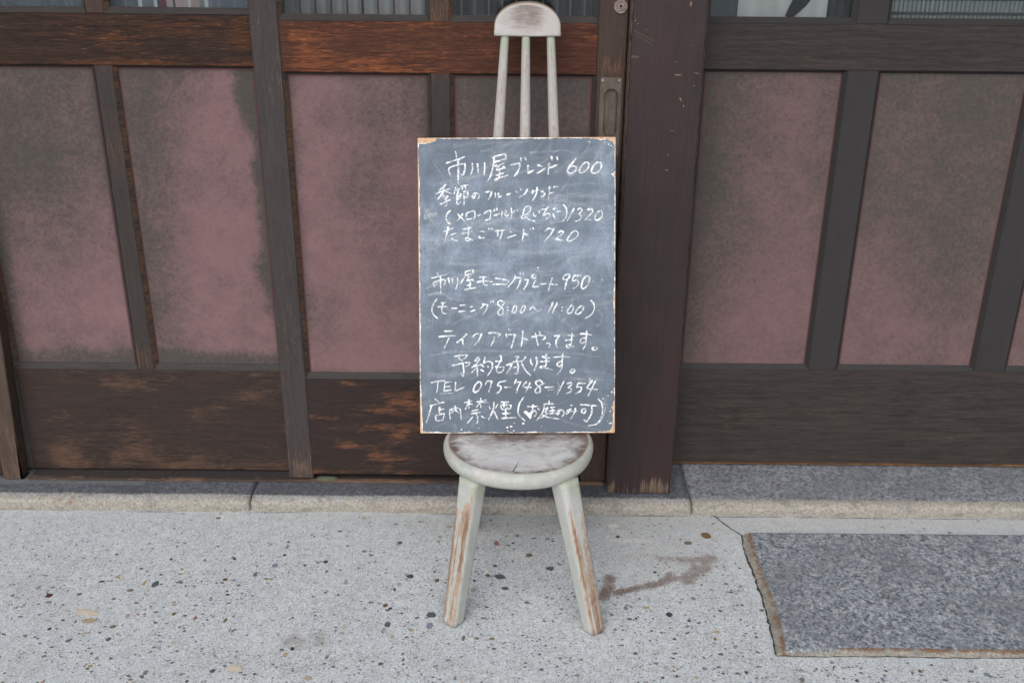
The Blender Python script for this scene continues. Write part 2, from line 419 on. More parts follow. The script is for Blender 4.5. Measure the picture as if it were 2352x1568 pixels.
# stones showing in the concrete
PCOL = {'m': (.10, .035, .03), 's': (.095, .115, .135), 'g': (.20, .185, .17), 'c': (.62, .56, .46), 't': (.42, .345, .25), 'b': (.16, .11, .065), 'k': (.36, .34, .31),
        'o': (.165, .155, .105), 'u': (.20, .245, .30), 'r': (.33, .17, .15), 'y': (.38, .29, .13), 'd': (.060, .070, .080), 'w': (.68, .66, .62), 'l': (.21, .125, .065)}
PEB = '-1.045,-0.366,16.5,17.1,m;-0.82,-0.319,18.5,27.8,s;-0.869,-0.344,20.6,12,g;-0.935,-0.425,57.9,28,c;-0.919,-0.453,44.5,19.9,t;-0.979,-0.36,11.9,10.8,b;-0.842,-0.436,13.5,19.2,k;-0.86,-0.472,16.4,13.7,o;-0.855,-0.514,13,12.3,s;-0.752,-0.396,13,10.4,t;-0.743,-0.427,9.7,13.2,b;-0.704,-0.396,12.4,9.4,u;-0.691,-0.441,10.2,14.1,r;-0.663,-0.3,12.2,13.6,b;-0.598,-0.281,10.9,14.9,o;-0.558,-0.297,14.3,7.9,y;-0.56,-0.243,18.1,20.1,u;-0.662,-0.219,8.4,8.4,d;-0.546,-0.201,11.3,11,d;-0.442,-0.227,13.3,14.3,d;-0.432,-0.266,9,11.6,o;-0.74,-0.616,13.6,16.4,g;-0.562,-0.602,41.8,28.4,c;-0.86,-0.598,12.5,9.6,y;-0.457,-0.539,12.9,12.9,d;-0.606,-0.609,12.5,13,s;-1.036,-0.39,17,9.4,u;-1.014,-0.509,8.1,9.5,u;-0.739,-0.539,10.4,11.1,k;-0.623,-0.448,8.3,18,o;-0.468,-0.558,10.4,17.3,t;-0.406,-0.628,17.7,14.5,t;-0.846,-0.316,8.1,22.3,y;-0.915,-0.295,12.9,10.2,y;-0.946,-0.312,14.2,8.9,d;-0.894,-0.375,12.5,9.6,g;-0.649,-0.64,6.5,9.3,d;-0.518,-0.617,7.1,7.8,d;-0.946,-0.648,7,7.5,b;-0.978,-0.451,8.9,7,d;-0.994,-0.481,8.8,12.6,d;-0.855,-0.271,6.2,5.8,d;-0.815,-0.22,9.1,8.4,d;-0.951,-0.204,9.1,8.5,b;-0.873,-0.26,9,9.3,o;-0.776,-0.261,10.3,9.3,y;-0.489,-0.121,7.3,7.8,d;-0.752,-0.039,16.5,11,o;-0.974,-0.103,6.6,7.9,u;-0.817,-0.168,7.1,13.8,u;-0.546,-0.161,8.6,6.3,o;-0.034,-0.143,13.8,24.2,r;0.047,-0.192,18.5,19.6,o;0.095,-0.246,23.7,18.9,s;-0.023,-0.28,30.2,21.8,s;-0.234,-0.281,22.6,17.2,d;-0.17,-0.296,10.9,17,b;-0.011,-0.324,19.6,14.4,s;-0.083,-0.331,15.5,19.8,k;-0.257,-0.311,13.5,13.4,t;-0.173,-0.422,24.6,21.5,s;-0.174,-0.459,18.5,21.8,u;-0.266,-0.458,14.7,25.8,s;-0.279,-0.39,13.8,14.7,b;-0.267,-0.401,11.8,10.4,d;0.355,-0.415,16.3,17.5,d;-0.098,-0.5,8.1,20.1,o;-0.07,-0.5,11.3,9.6,g;0.039,-0.376,17.2,11.7,g;-0.052,-0.275,12.4,12.7,b;-0.273,-0.143,13,11.5,d;-0.08,-0.163,9.3,10,u;0.27,-0.109,11.7,13.1,d;-0.381,-0.306,12.2,23.6,k;0.261,-0.393,10.5,16.8,u;0.28,-0.43,7.8,9.1,d;-0.251,-0.497,9.4,14.4,t;-0.212,-0.475,11.4,13.7,t;0.263,-0.06,27.7,23,w;0.344,-0.256,11.1,8.2,d;-0.313,-0.381,13.2,9.5,g;-0.265,-0.331,8.1,9.9,d;0.017,-0.109,12.5,9.2,o;0.12,-0.23,10.5,8.3,u;0.059,-0.119,18.3,7.8,g;-0.083,-0.295,7.5,9.1,d;-0.154,-0.07,18.6,12.1,t;-0.377,-0.033,11.3,16.6,t;0.355,-0.414,16,17.2,d;0.396,-0.435,10.8,11.3,s;0.344,-0.257,10.1,9.1,d;0.493,-0.098,26.4,33.8,l;0.442,-0.133,25.2,18.6,o;0.981,-0.599,14.8,14.7,u;0.596,-0.62,12,16.3,g;0.761,-0.618,8.7,16.3,u;0.45,-0.472,19.2,10.9,t;0.672,-0.567,13,9.1,u;0.323,-0.585,12.2,8.9,t;0.34,-0.583,7.4,10.9,t;0.383,-0.616,9.3,9.6,t;0.487,-0.599,7.4,9.8,d;0.403,-0.589,12.1,11.8,u;0.671,-0.612,9.4,10.6,t;0.847,-0.59,8.8,12.8,b;0.307,-0.391,18.4,11.7,t;0.565,-0.396,13.2,11.7,o;0.355,-0.497,9.1,6.4,d;0.442,-0.496,6.3,10.7,b;0.343,-0.558,7.5,6.1,d;0.419,-0.358,11.2,9.6,u;0.83,-0.566,5.5,6,d;0.707,-0.621,8,10.5,d;0.689,-0.583,6.1,11.9,t'
rng = random.Random(3)
V, F, CC = [], [], []
def stone(x, y, sx, sy, col, rot=None):
    z = ground_z(x, y)
    n = rng.choice((6, 7, 8, 9))
    rot = rng.uniform(-.5, .5) if rot is None else rot
    b = len(V)
    V.append((x, y, z + .0011)); CC.append((*lum(col, 1.05), 1))
    ph = rng.random() * 6.28
    for q in range(n):
        a = 2 * math.pi * (q + rng.uniform(-.25, .25)) / n + ph
        r = rng.uniform(.78, 1.08)
        dx, dy = math.cos(a) * sx / 2 * r, math.sin(a) * sy / 2 * r
        V.append((x + dx * math.cos(rot) - dy * math.sin(rot), y + dx * math.sin(rot) + dy * math.cos(rot), z + .0004))
        k = rng.uniform(.85, 1.1); CC.append((*lum(col, k), 1))
    for q in range(n): F.append([b, b + 1 + q, b + 1 + (q + 1) % n])
for t in PEB.split(';'):
    a = t.split(',')
    stone(float(a[0]), float(a[1]), float(a[2]) / 1000, float(a[3]) / 1000, PCOL[a[4]], rng.uniform(-.2, .2))
def in_slab(x, y): return x > .55 and -.56 < y < -.075
cnt = 0
while cnt < 12000:
    x, y = rng.uniform(-1.5, 1.5), rng.uniform(-1.2, -.015)
    dens = .30 + .70 * min(1, max(0, (-y - .04) / .42))
    dens *= .45 + 1.1 * float(fbm(np.array([x * 4]), np.array([y * 4]), 77, 3)[0])
    if rng.random() > dens or in_slab(x, y): continue
    s = min(.0075, .0019 * math.exp(abs(rng.gauss(0, .62))) * (1.0 + .25 * min(1, -y)))
    c = PCOL[rng.choices('dsgutobkwycr', (26, 15, 14, 9, 6, 6, 6, 7, 14, 2, 3, 1))[0]]
    stone(x, y, s * rng.uniform(.8, 1.9), s * rng.uniform(.7, 1.4), tuple(q * .84 + .43 * .16 for q in lum(c, rng.uniform(.7, 1.3))))
    cnt += 1
peb = mesh('embedded_stone', V, F, WM['pebble'], pave, None, smooth=True, color=CC)
peb['kind'] = 'stuff'

def ribbon(pts, width, zf, jit=.3, seed=1):
    """flat strip along pts on the ground"""
    r = random.Random(seed); V_, F_ = [], []
    P = []
    for a, b in zip(pts[:-1], pts[1:]):
        n = max(2, int(math.hypot(b[0] - a[0], b[1] - a[1]) / .008))
        for q in range(n): P.append((a[0] + (b[0] - a[0]) * q / n, a[1] + (b[1] - a[1]) * q / n))
    P.append(pts[-1])
    for k, p in enumerate(P):
        a, b = P[max(0, k - 1)], P[min(len(P) - 1, k + 1)]
        dx, dy = b[0] - a[0], b[1] - a[1]; L = math.hypot(dx, dy) or 1
        nx, ny = -dy / L, dx / L
        wv = width(k / max(1, len(P) - 1)) if callable(width) else width
        w1, w2 = wv * (1 + r.uniform(-jit, jit)), wv * (1 + r.uniform(-jit, jit))
        c = r.uniform(-.3, .3) * wv
        z = zf(p[0], p[1])
        V_ += [(p[0] + nx * (w1 / 2 + c), p[1] + ny * (w1 / 2 + c), z), (p[0] - nx * (w2 / 2 - c), p[1] - ny * (w2 / 2 - c), z)]
        if k: F_.append([2 * k - 2, 2 * k - 1, 2 * k + 1, 2 * k])
    return V_, F_
V, F = ribbon([(.5256, -.004), (.534, -.014), (.545, -.040), (.563, -.072), (.584, -.100)], lambda t: .0040 - .0014 * t, lambda x, y: ground_z(x, y) + .0012, .35, 4)
mesh('crack', V, F, WM['crack'], pave)

# ------------------------------------------------------------------ granite slab let into the pavement
def granite(name, dark, mid, pale, warm, edge=True):
    k = M(name, .62, .3)
    v = k.map(170, 140, 150); v2 = k.map(70, 62, 60)
    n1, n2, n3 = k.noise(v, 1, 3, .6), k.noise(v2, 1, 4, .65, .5), k.noise(None, 5, 4, .6)
    cell = k.sep(k.voro(k.map(170, 150, 150), 1, 'Color'))[0]
    x = k.add(k.mul(n1, .42), k.mul(n2, .38), k.mul(cell, .16), .02)
    c = k.ramp(x, [(.38, dark), (.465, mid), (.53, lum(mid, 1.35)), (.61, pale)])
    c = k.mix(k.mul(k.ss(n3, .42, .7), .55), c, lum(mid, .72))
    c = k.mix(k.mul(k.ss(k.noise(k.map(90, 160, 90, (4, 4, 4)), 1, 2), .64, .72), .45), c, warm)
    e = k.ss(k.add(k.attr('edge'), k.mul(k.add(k.noise(None, 110, 5, .7), -.5), 1.3)), .3, .65)
    rust = k.ss(k.add(k.attr('rust'), k.mul(k.add(k.noise(None, 48, 6, .78), -.5), 3.6)), .40, 1.05)
    ec = k.mix(k.ss(n1, .3, .7), (0.1976, 0.1852, 0.1620), (0.3496, 0.3300, 0.2916))
    ec = k.mix(k.mul(k.ss(k.noise(None, 330, 3, .7), .53, .63), .75), ec, (.19, .185, .18))
    ec = k.mix(k.ss(k.add(k.attr('lip'), k.mul(k.add(n2, -.5), .8)), .35, .75), ec, k.mix(k.ss(n1, .35, .65), (0.2040, 0.2167, 0.2338), (0.3570, 0.3740, 0.3952)))
    ec = k.mix(k.mul(k.ss(k.noise(k.map(1, 1, 3), 22, 6, .72), .50, .66), .55), ec, (.13, .122, .112))
    ec = k.mix(k.mul(rust, .9), ec, (.17, .095, .055))
    c = k.mix(k.mul(k.ss(k.add(k.attr('patch'), k.mul(k.add(n3, -.5), .5)), .4, .6), .6), c, (.155, .165, .175))
    c = k.mix(e, c, ec)
    k.color(c)
    k.bump(k.add(n1, n2, k.mul(k.mul(e, k.noise(None, 150, 4, .7)), 4.0)), .3, .002)
    return k.m
WM['slab'] = granite('grey_granite', (0.0705, 0.0804, 0.0968), (0.1793, 0.1980, 0.2239), (0.4028, 0.4214, 0.4458), (0.3021, 0.2450, 0.1707))
WM['kerb'] = granite('kerb_granite', (0.0635, 0.0648, 0.0743), (0.0816, 0.0882, 0.1048), (0.1497, 0.1575, 0.1703), (0.1542, 0.1395, 0.1179))
WM['kerb_pale'] = granite('kerb_granite_pale', (.085, .088, .097), (.165, .176, .198), (.31, .325, .35), (.26, .22, .18))

def slab_edge_x(y):
    return np.interp(-np.asarray(y), [.085, .105, .188, .262, .373, .4535, .5424, .56], [.590, .5816, .5748, .5775, .5755, .5713, .5622, .560])
SX1, SY0, SY1 = 1.75, -.548, -.092
ss_ = np.concatenate([[0, .003, .009, .017, .024, .031], np.arange(.04, 1.2, .012)])
tt = np.concatenate([[0, .003, .008, .014, .019, .025], np.arange(.035, SY1 - SY0 - .02, .012), [SY1 - SY0 - .008, SY1 - SY0 - .003, SY1 - SY0]])
Tm, Sm = np.meshgrid(tt, ss_, indexing='ij')
yy = SY0 + Tm
xx = slab_edge_x(yy) + Sm
yy = yy + (fbm(xx * 14, 0 * xx, 8) - .5) * .010 * (Tm < .03)
xx = xx + (fbm(yy * 22, 0 * yy, 9) - .5) * .007 * (Sm < .035)
dl = Sm; db = Tm; dtop = (SY1 - SY0) - Tm
dd = np.minimum(dl, db * 1.25)
zz = .006 * sstep(0, .022, dd) - .001 + .0015 * (sstep(0, .006, dtop) - 1) + (fbm(xx * 30, yy * 30, 2) - .5) * .0012
n = zz.shape
V = np.stack([xx, yy, zz], -1).reshape(-1, 3)
idx = np.arange(zz.size).reshape(n)
F = np.stack([idx[:-1, :-1], idx[:-1, 1:], idx[1:, 1:], idx[1:, :-1]], -1).reshape(-1, 4).tolist()
ring = np.concatenate([idx[0, :], idx[1:, -1], idx[-1, -2::-1], idx[-2:0:-1, 0]])
n0 = len(V); B = V[ring].copy(); B[:, 2] = -.05; V = np.concatenate([V, B]); k = len(ring)
F += [[int(ring[(a + 1) % k]), int(ring[a]), n0 + a, n0 + (a + 1) % k] for a in range(k)]
edge = sstep(.031, .016, dl) * .9
edge = np.maximum(edge, sstep(.026, .013, db + .010 * sstep(.72, .66, xx)) * .9)
rust = .85 * sstep(.002, .016, dl) * sstep(.05, .02, dl) + .95 * sstep(.005, .012, db) * sstep(.036, .018, db) * sstep(.64, .72, xx)
pad = lambda a, v=0: np.concatenate([a.ravel(), np.full(k, v)])
slab = mesh('granite_slab', V, F, WM['slab'], None, {'edge': pad(edge, .9), 'rust': pad(rust)}, smooth=True, base=(1.1, -.32, 0))
tag(slab, 'flat grey granite slab with rusty chipped edges let into the pavement', 'stone slab')
# dirt-filled joint round the slab
pts = [(float(slab_edge_x(-q)) - .001, -q) for q in np.linspace(.10, .545, 24)]
V, F = ribbon(pts, lambda t: .0030 + .0022 * math.sin(t * 3.1), lambda x, y: ground_z(x, y) + .0014, .8, 8)
pts = [(.5615 + q, -.5495 - .0015 * math.sin(q * 19)) for q in np.linspace(0, 1.1, 50)]
V2, F2 = ribbon(pts, .0024, lambda x, y: ground_z(x, y) + .0016, .6, 9)
F += [[i + len(V) for i in f] for f in F2]; V = V + V2
mesh('joint', V, F, WM['crack'], pave)
# thin open line where the pavement meets the kerb
V, F = [], []
q0 = -1.0
while q0 < 1.6:
    ln = random.uniform(.05, .30)
    if random.random() < (.35 if q0 < -.3 else .85):
        pts = [(q0 + s_ * ln, -.0125 + .0035 * (float(vnoise(np.array((q0 + s_ * ln) * 14), np.array(.5), 6)) - .5)) for s_ in np.linspace(0, 1, max(4, int(ln / .008)))]
        v2, f2 = ribbon(pts, lambda t: .0016 * (1 - abs(2 * t - 1)) + .0008, lambda x, y: ground_z(x, y) + .0011, .7, int(q0 * 100) + 500)
        F += [[i + len(V) for i in f] for f in f2]; V = V + v2
    q0 += ln + random.uniform(.0, .05)
mesh('kerb_joint', V, F, WM['crack'], pave)

# ------------------------------------------------------------------ kerb stones under the shop front
KZ = .036
def kerb(x0, x1, mat, label, seed, lipf=1.0):
    t = np.concatenate([[x0, x0 + .003], np.arange(x0 + .012, x1 - .008, .012), [x1 - .003, x1]])
    prof = [(-.007, -.03), (-.008, .004), (-.0075, .014), (-.0055, .022), (-.001, .028), (.006, .0315), (.014, .0338), (.024, .0352), (.04, KZ), (.08, KZ), (.14, KZ), (.32, KZ)]
    V, E, Rr, LP, PT = [], [], [], [], []
    for q, (y, z) in enumerate(prof):
        for x in t:
            nn_ = float(fbm(np.array([x * 40]), np.array([q * .9 + seed]), 14, 3)[0]) - .5
            n2 = float(fbm(np.array([x * 7]), np.array([seed]), 15, 3)[0]) - .5
            amp = 1.0 if q < 9 else 0.2
            en = min(abs(x - x0), abs(x - x1)); rd = .004 * max(0, 1 - en / .006)
            V.append((x, y + (nn_ * .008 + n2 * .006) * amp + (rd if q < 9 else 0), z + nn_ * .0035 * amp * (q > 2) - (rd if q > 3 else 0)))
            E.append(.95 * float(sstep(.026, .010, y + n2 * .012 + nn_ * .006)))
            LP.append(.55 * lipf * float(sstep(.022, .031, z + n2 * .012 + nn_ * .004))); PT.append(float(sstep(-.96, -.98, x) * sstep(.045, .055, y + n2 * .02)))
            Rr.append(.12 + .25 * float(blob(np.array(x), 0, -1.15, 0, .12, 1)))
    m_ = len(t); n_ = len(prof)
    F = [[r * m_ + c, r * m_ + c + 1, (r + 1) * m_ + c + 1, (r + 1) * m_ + c] for r in range(n_ - 1) for c in range(m_ - 1)]
    F += [[r * m_ for r in range(n_)], [r * m_ + m_ - 1 for r in range(n_)][::-1]]
    xm = (x0 + x1) / 2
    o = mesh('kerb_stone', V, F, mat, None, {'edge': E, 'rust': Rr, 'lip': LP, 'patch': PT}, smooth=True, base=(xm, 0, 0))
    tag(o, label, 'kerb stone', 'kerb stones along the shop front')
kerb(-1.95, -.6795, WM['kerb'], 'dark kerb stone below the left sliding door, pale worn lip, left of the joint', 3.0)
kerb(-.6745, .4690, WM['kerb'], 'dark kerb stone running behind the chair legs between two joints', 11.0)
kerb(.4735, 2.1, WM['kerb_pale'], 'paler grey kerb stone below the charcoal framed window wall on the right', 23.0, .25)
# dirt in the joints
V = [(-1.95, .03, .012), (2.1, .03, .012), (2.1, .3, .022), (-1.95, .3, .022)]
o = mesh('footing', V, [[0, 1, 2, 3]], WM['crack']); tag(o, None, None, None, 'structure')
# ------------------------------------------------------------------ sliding doors and framed window wall
def pink_attrs(x0, x1, z0, z1, field, fleck=.0, ins=.010, ew=.008, top=1.0, seed=0):
    amp = .45 if seed in (5, 6, 7) else .60
    S_ = lambda x: (x - x0) / (x1 - x0)
    T_ = lambda z: (z - z0) / (z1 - z0)
    def pk(x, z):
        s, t = S_(x), T_(z)
        return field(s, t, x, z) + (fbm(x * 8, z * 6, 40 + seed, 5) - .5) * amp
    def ed(x, z):
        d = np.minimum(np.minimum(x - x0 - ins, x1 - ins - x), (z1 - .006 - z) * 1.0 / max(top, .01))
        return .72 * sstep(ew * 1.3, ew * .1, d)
    return {'pink': pk, 'edge': ed, 'fleck': lambda x, z: np.full(np.shape(x), fleck)}

def glazing(parent, x0, x1, z0, z1, yf, mat_b, wl_=.009, wr=.009):
    bead('glazing_bead', x0, x1, z0, z1, wl_, wr, .0135, .008, yf, yf + .012, mat_b, parent)
    plank('glass_pane', x0 + .004, x1 - .004, z0 + .006, z1 - .004, yf + .0135, yf + .0165, WM['glass'], parent, None, .5, .0005)

TOP = 1.78
def wv(f): return {'wear': f}
def nz(x, z, fx, fz, s): return fbm(x * fx, z * fz, s, 4) - .5

# ---- rear leaf (left in the photo)
yA = .122
A = root('sliding_door', 'left sliding door leaf with two pink panels and a dull brown rail', 'sliding door', (-.96, yA, .047), 'sliding doors')
plank('stile', -1.35, -1.2886, .047, TOP, yA, yA + .034, WM['stile'], A)
plank('stile', -.594, -.530, .047, TOP, yA, yA + .034, WM['stile'], A)
plank('kick_board', -1.2886, -.594, .047, .342, yA + .001, yA + .032, WM['boardA'], A,
      wv(lambda x, z: .16 + .42 * sstep(.14, .06, z) + .34 * blob(x, z, -1.05, .315, .12, .035) + .34 * blob(x, z, -.68, .28, .06, .06) + .34 * blob(x, z, -.80, .21, .14, .06)
         + .26 * blob(x, z, -1.12, .10, .2, .04) + .25 * blob(x, z, -.65, .325, .04, .03) - 1.0 * blob(x, z, -.68, .205, .06, .045) - .8 * blob(x, z, -.90, .20, .03, .03) - .6 * blob(x, z, -.83, .27, .07, .03)
         - .5 * blob(x, z, -1.1, .22, .06, .05) - .7 * sstep(-1.2, -1.28, x) + .5 * blob(x, z, -.66, .118, .012, .014) + .4 * blob(x, z, -.60, .18, .015, .02) + nz(x, z, 9, 20, 60) * 1.3), .010)
plank('rail', -1.2886, -.594, 1.1065, 1.2205, yA + .0005, yA + .033, WM['railA'], A,
      wv(lambda x, z: .1 + .45 * blob(x, z, -.86, 1.175, .16, .02) + .35 * sstep(1.125, 1.108, z) - .5 * blob(x, z, -.80, 1.155, .07, .022) - .15 * blob(x, z, -1.2, 1.16, .1, .05) + .15 * sstep(-.75, -.6, x) + nz(x, z, 8, 30, 61) * .7), .010)
for (x0, x1) in ((-1.2886, -.968), (-.926, -.594)):
    glazing(A, x0, x1, 1.2205, TOP - .06, yA, WM['bead'])
plank('rail', -1.2886, -.594, TOP - .06, TOP, yA + .0005, yA + .033, WM['railA'], A)
plank('mullion', -.968, -.926, 1.2205, TOP - .06, yA + .0008, yA + .03, WM['rstile'], A, wv(lambda x, z: .1 + nz(x, z, 20, 9, 62)))
plank('mullion', -.968, -.926, .342, 1.1065, yA + .0008, yA + .03, WM['mull'], A, wv(lambda x, z: .45 * sstep(.46, .36, z) + .35 * blob(z, x, .93, -.94, .09, .1) + .3 * sstep(1.05, 1.1, z)), .012)
fA1 = lambda s, t, x, z: .78 - .62 * sstep(.15, .92, t + .30 * (.5 - s)) - .55 * sstep(.16, .03, s) - .6 * sstep(.10, .03, t) - .30 * sstep(.90, 1, s) * sstep(.2, .5, t)
fA2 = lambda s, t, x, z: .90 - .62 * sstep(.55, .05, s + .22 * (.45 - t) - .25 * sstep(.72, 1, t)) - .85 * sstep(.835, .955, s + .05 * (t - .7) + (fbm(z * 11, x * 9, 91, 6) - .5) * .26) * sstep(.10, .25, t) - .8 * sstep(.085, .03, t) - .2 * sstep(.94, 1, t)
for (x0, x1, fn, sd) in ((-1.2886, -.968, fA1, 1), (-.926, -.594, fA2, 2)):
    bead('panel_bead', x0, x1, .342, 1.1065, .0085, .0085, .0135, .005, yA, yA + .012, WM['bead'], A)
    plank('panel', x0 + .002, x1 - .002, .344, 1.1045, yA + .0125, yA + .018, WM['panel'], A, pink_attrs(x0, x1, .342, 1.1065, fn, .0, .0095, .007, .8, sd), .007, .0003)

# ---- front leaf (middle)
yB = .087
B = root('sliding_door', 'middle sliding door leaf with keyhole, finger pull and reddish worn rail', 'sliding door', (-.17, yB, .044), 'sliding doors')
plank('stile', -.592, -.5265, .044, TOP, yB, yB + .034, WM['stile'], B,
      wv(lambda x, z: .42 * sstep(.20, .06, z) + .35 * sstep(.98, 1.05, z) * sstep(1.2, 1.05, z) + .35 * blob(x, z, -.532, 1.13, .01, .05) + .5 * blob(x, z, -.590, .32, .004, .03) + .5 * blob(x, z, -.590, .2, .004, .03) + nz(x, z, 14, 6, 63) * .5), .008, .003)
lstile = plank('lock_stile', .186, .252, .044, TOP, yB, yB + .034, WM['rstile'], B, wv(lambda x, z: .35 * sstep(1.08, 1.12, z) * sstep(1.17, 1.11, z) + .5 * sstep(.13, .06, z) - .3 * sstep(.9, .5, z) + nz(x, z, 14, 6, 64) * .5), .005, .003)
plank('kick_board', -.5265, .186, .057, .337, yB + .001, yB + .032, WM['boardB'], B,
      wv(lambda x, z: .02 + .50 * blob(x, z, -.34, .125, .11, .035) + .50 * blob(x, z, -.36, .19, .10, .018) + .40 * blob(x, z, -.27, .26, .05, .05) + .42 * blob(x, z, -.44, .14, .06, .02) + .42 * blob(x, z, -.46, .19, .04, .012) + .5 * blob(x, z, -.42, .325, .08, .008)
         + .4 * blob(x, z, -.32, .245, .05, .012) + .4 * sstep(.075, .06, z) + .25 * blob(x, z, .1, .12, .1, .05) - .35 * blob(x, z, -.46, .27, .05, .06) - .5 * blob(x, z, -.47, .095, .05, .025) - .2 * blob(x, z, -.2, .1, .1, .05) + nz(x, z, 14, 40, 65) * 1.7), .007)
plank('rail', -.5265, .186, 1.0998, 1.2115, yB + .0005, yB + .033, WM['railB'], B,
      wv(lambda x, z: .05 + .34 * blob(x, z, -.46, 1.15, .07, .05) + .4 * blob(x, z, -.3, 1.12, .12, .02) - .55 * blob(x, z, -.522, 1.16, .012, .06) - .25 * sstep(-.15, .1, x) + .25 * sstep(.12, .18, x) + .2 * sstep(1.12, 1.105, z) + nz(x, z, 8, 34, 66) * .7), .009)
plank('rail', -.5265, .186, TOP - .06, TOP, yB + .0005, yB + .033, WM['railB'], B)
for (x0, x1) in ((-.5265, -.1907), (-.1463, .186)):
    glazing(B, x0, x1, 1.2115, TOP - .06, yB, WM['bead'])
plank('mullion', -.1907, -.1463, 1.2115, TOP - .06, yB + .0008, yB + .03, WM['rstile'], B, wv(lambda x, z: .35 + nz(x, z, 20, 9, 67)), .012)
plank('mullion', -.1907, -.1463, .337, 1.0998, yB + .0008, yB + .03, WM['mull'], B, wv(lambda x, z: .3 * sstep(1.04, 1.09, z) - .2 * sstep(1.0, .9, z) + .25 * sstep(.93, .90, z) * sstep(.8, .9, z)), .012)
fB1 = lambda s, t, x, z: .84 - .55 * blob(s, t, .95, .90, .40, .14) - .34 * blob(s, t, .60, .50, .40, .26) - .5 * sstep(.12, .02, s) * sstep(.04, .3, t) - .2 * sstep(.96, 1, t) - .40 * sstep(.90, 1, s) * sstep(.3, .5, t) - .4 * sstep(.04, .01, t)
fB2 = lambda s, t, x, z: .16 + .45 * blob(s, t, .2, .72, .35, .16) + .6 * sstep(.6, .2, t) - .15 * sstep(.86, 1, t) - .15 * sstep(.1, 0, s)
for (x0, x1, fn, sd, fl) in ((-.5265, -.1907, fB1, 3, 0.), (-.1463, .186, fB2, 4, .4)):
    bead('panel_bead', x0, x1, .337, 1.0998, .0085, .0085, .0135, .005, yB, yB + .012, WM['bead'], B)
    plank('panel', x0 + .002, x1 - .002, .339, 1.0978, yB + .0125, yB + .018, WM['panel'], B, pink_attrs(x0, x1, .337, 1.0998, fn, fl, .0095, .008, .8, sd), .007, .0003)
# keyhole cylinder
k = M('lock_metal', .42, .5)
k.color(k.mix(k.ss(k.noise(None, 180, 4), .35, .65), (.15, .115, .10), (.24, .19, .17))); k.b.inputs['Metallic'].default_value = .55
WM['lock'] = k.m
def disc(name, cx, cz, prof, mat, parent, n=40):
    V, F = [], []
    for r, y in prof:
        for q in range(n): V.append((cx + r * math.cos(2 * math.pi * q / n), y, cz + r * math.sin(2 * math.pi * q / n)))
    for a in range(len(prof) - 1):
        for q in range(n): F.append([a * n + (q + 1) % n, a * n + q, (a + 1) * n + q, (a + 1) * n + (q + 1) % n])
    F.append([(len(prof) - 1) * n + q for q in range(n)][::-1])
    return mesh(name, V, F, mat, parent, smooth=False)
LX, LZ = .2335, 1.2475
lk = disc('lock', LX, LZ, [(.0155, yB + .001), (.0155, yB - .003), (.0145, yB - .0045), (.0105, yB - .0045), (.0100, yB - .0037), (.0092, yB - .0037), (.0088, yB - .005), (.001, yB - .005)], WM['lock'], B)
V = []
kx, kz = LX + .0002, LZ + .0010
out = [(kx + .0026 * math.cos(a), kz + .0026 * math.sin(a)) for a in np.linspace(-1.1, 4.24, 16)] + [(kx - .0010, kz - .0060), (kx + .0010, kz - .0060)]
V = [(x, yB - .0054, z) for x, z in out] + [(x, yB - .0049, z) for x, z in out]
nk = len(out)
F = [list(range(nk))[::-1]] + [[a, (a + 1) % nk, nk + (a + 1) % nk, nk + a] for a in range(nk)]
mesh('keyhole', V, F, WM['dark'], lk)
# finger pull: plate with a sunk stadium-shaped pocket
k = M('pull_metal', .5, .4)
k.color(k.mix(k.ss(k.noise(k.map(1, 1, .4), 60, 5, .65), .35, .65), (.070, .060, .048), (.115, .100, .082))); k.b.inputs['Metallic'].default_value = .35
WM['pull'] = k.m
px0, px1, pz0, pz1 = .1955, .2447, .915, 1.0946
pcx, pr, pt, pb_ = .2213, .0157, 1.0541, .9755
st = [(pcx + pr * math.cos(a), pt + pr * math.sin(a)) for a in np.linspace(0, math.pi, 15)] + [(pcx + pr * math.cos(a), pb_ + pr * math.sin(a)) for a in np.linspace(math.pi, 2 * math.pi, 15)]
ns = len(st)
def onrect(p):
    cx, cz = (px0 + px1) / 2, (pz0 + pz1) / 2
    dx, dz = p[0] - pcx, p[1] - (pt + pb_) / 2
    if abs(dz) > (pt - pb_) / 2 + pr * .35: z_ = pz1 if dz > 0 else pz0; return (px0 + (px1 - px0) * min(1, max(0, (p[0] - (pcx - pr * .95)) / (2 * pr * .95))), z_)
    return (px1 if dx > 0 else px0, pz0 + (p[1] - (pb_ - pr * .35)) / ((pt - pb_) + pr * .7) * (pz1 - pz0))
yo = yB - .0022
rings = [[(*onrect(p), yB + .001) for p in st], [(*onrect(p), yo) for p in st], [(p[0], p[1], yo) for p in st],
         [(pcx + (p[0] - pcx) * .93, p[1] * .985 + .985 * 0 + .015 * 1.0148, yo + .0012) for p in st], [(pcx + (p[0] - pcx) * .86, (p[1] - 1.0148) * .975 + 1.0148, yB + .010) for p in st]]
V = [(x, y, z) for r in rings for (x, z, y) in r]
F = [[a * ns + (q + 1) % ns, a * ns + q, (a + 1) * ns + q, (a + 1) * ns + (q + 1) % ns] for a in range(4) for q in range(ns)]
F.append([4 * ns + q for q in range(ns)][::-1])
bmk = bmesh.new(); bmk.from_mesh(lstile.data)
bmesh.ops.delete(bmk, geom=[f for f in bmk.faces if .206 < f.calc_center_median().x + B['org'][0] < .2365 and .962 < f.calc_center_median().z + B['org'][2] < 1.068 and f.calc_center_median().y + B['org'][1] < yB + .01], context='FACES')
bmk.to_mesh(lstile.data); bmk.free()
pull = mesh('finger_pull', V, F, WM['pull'], B)
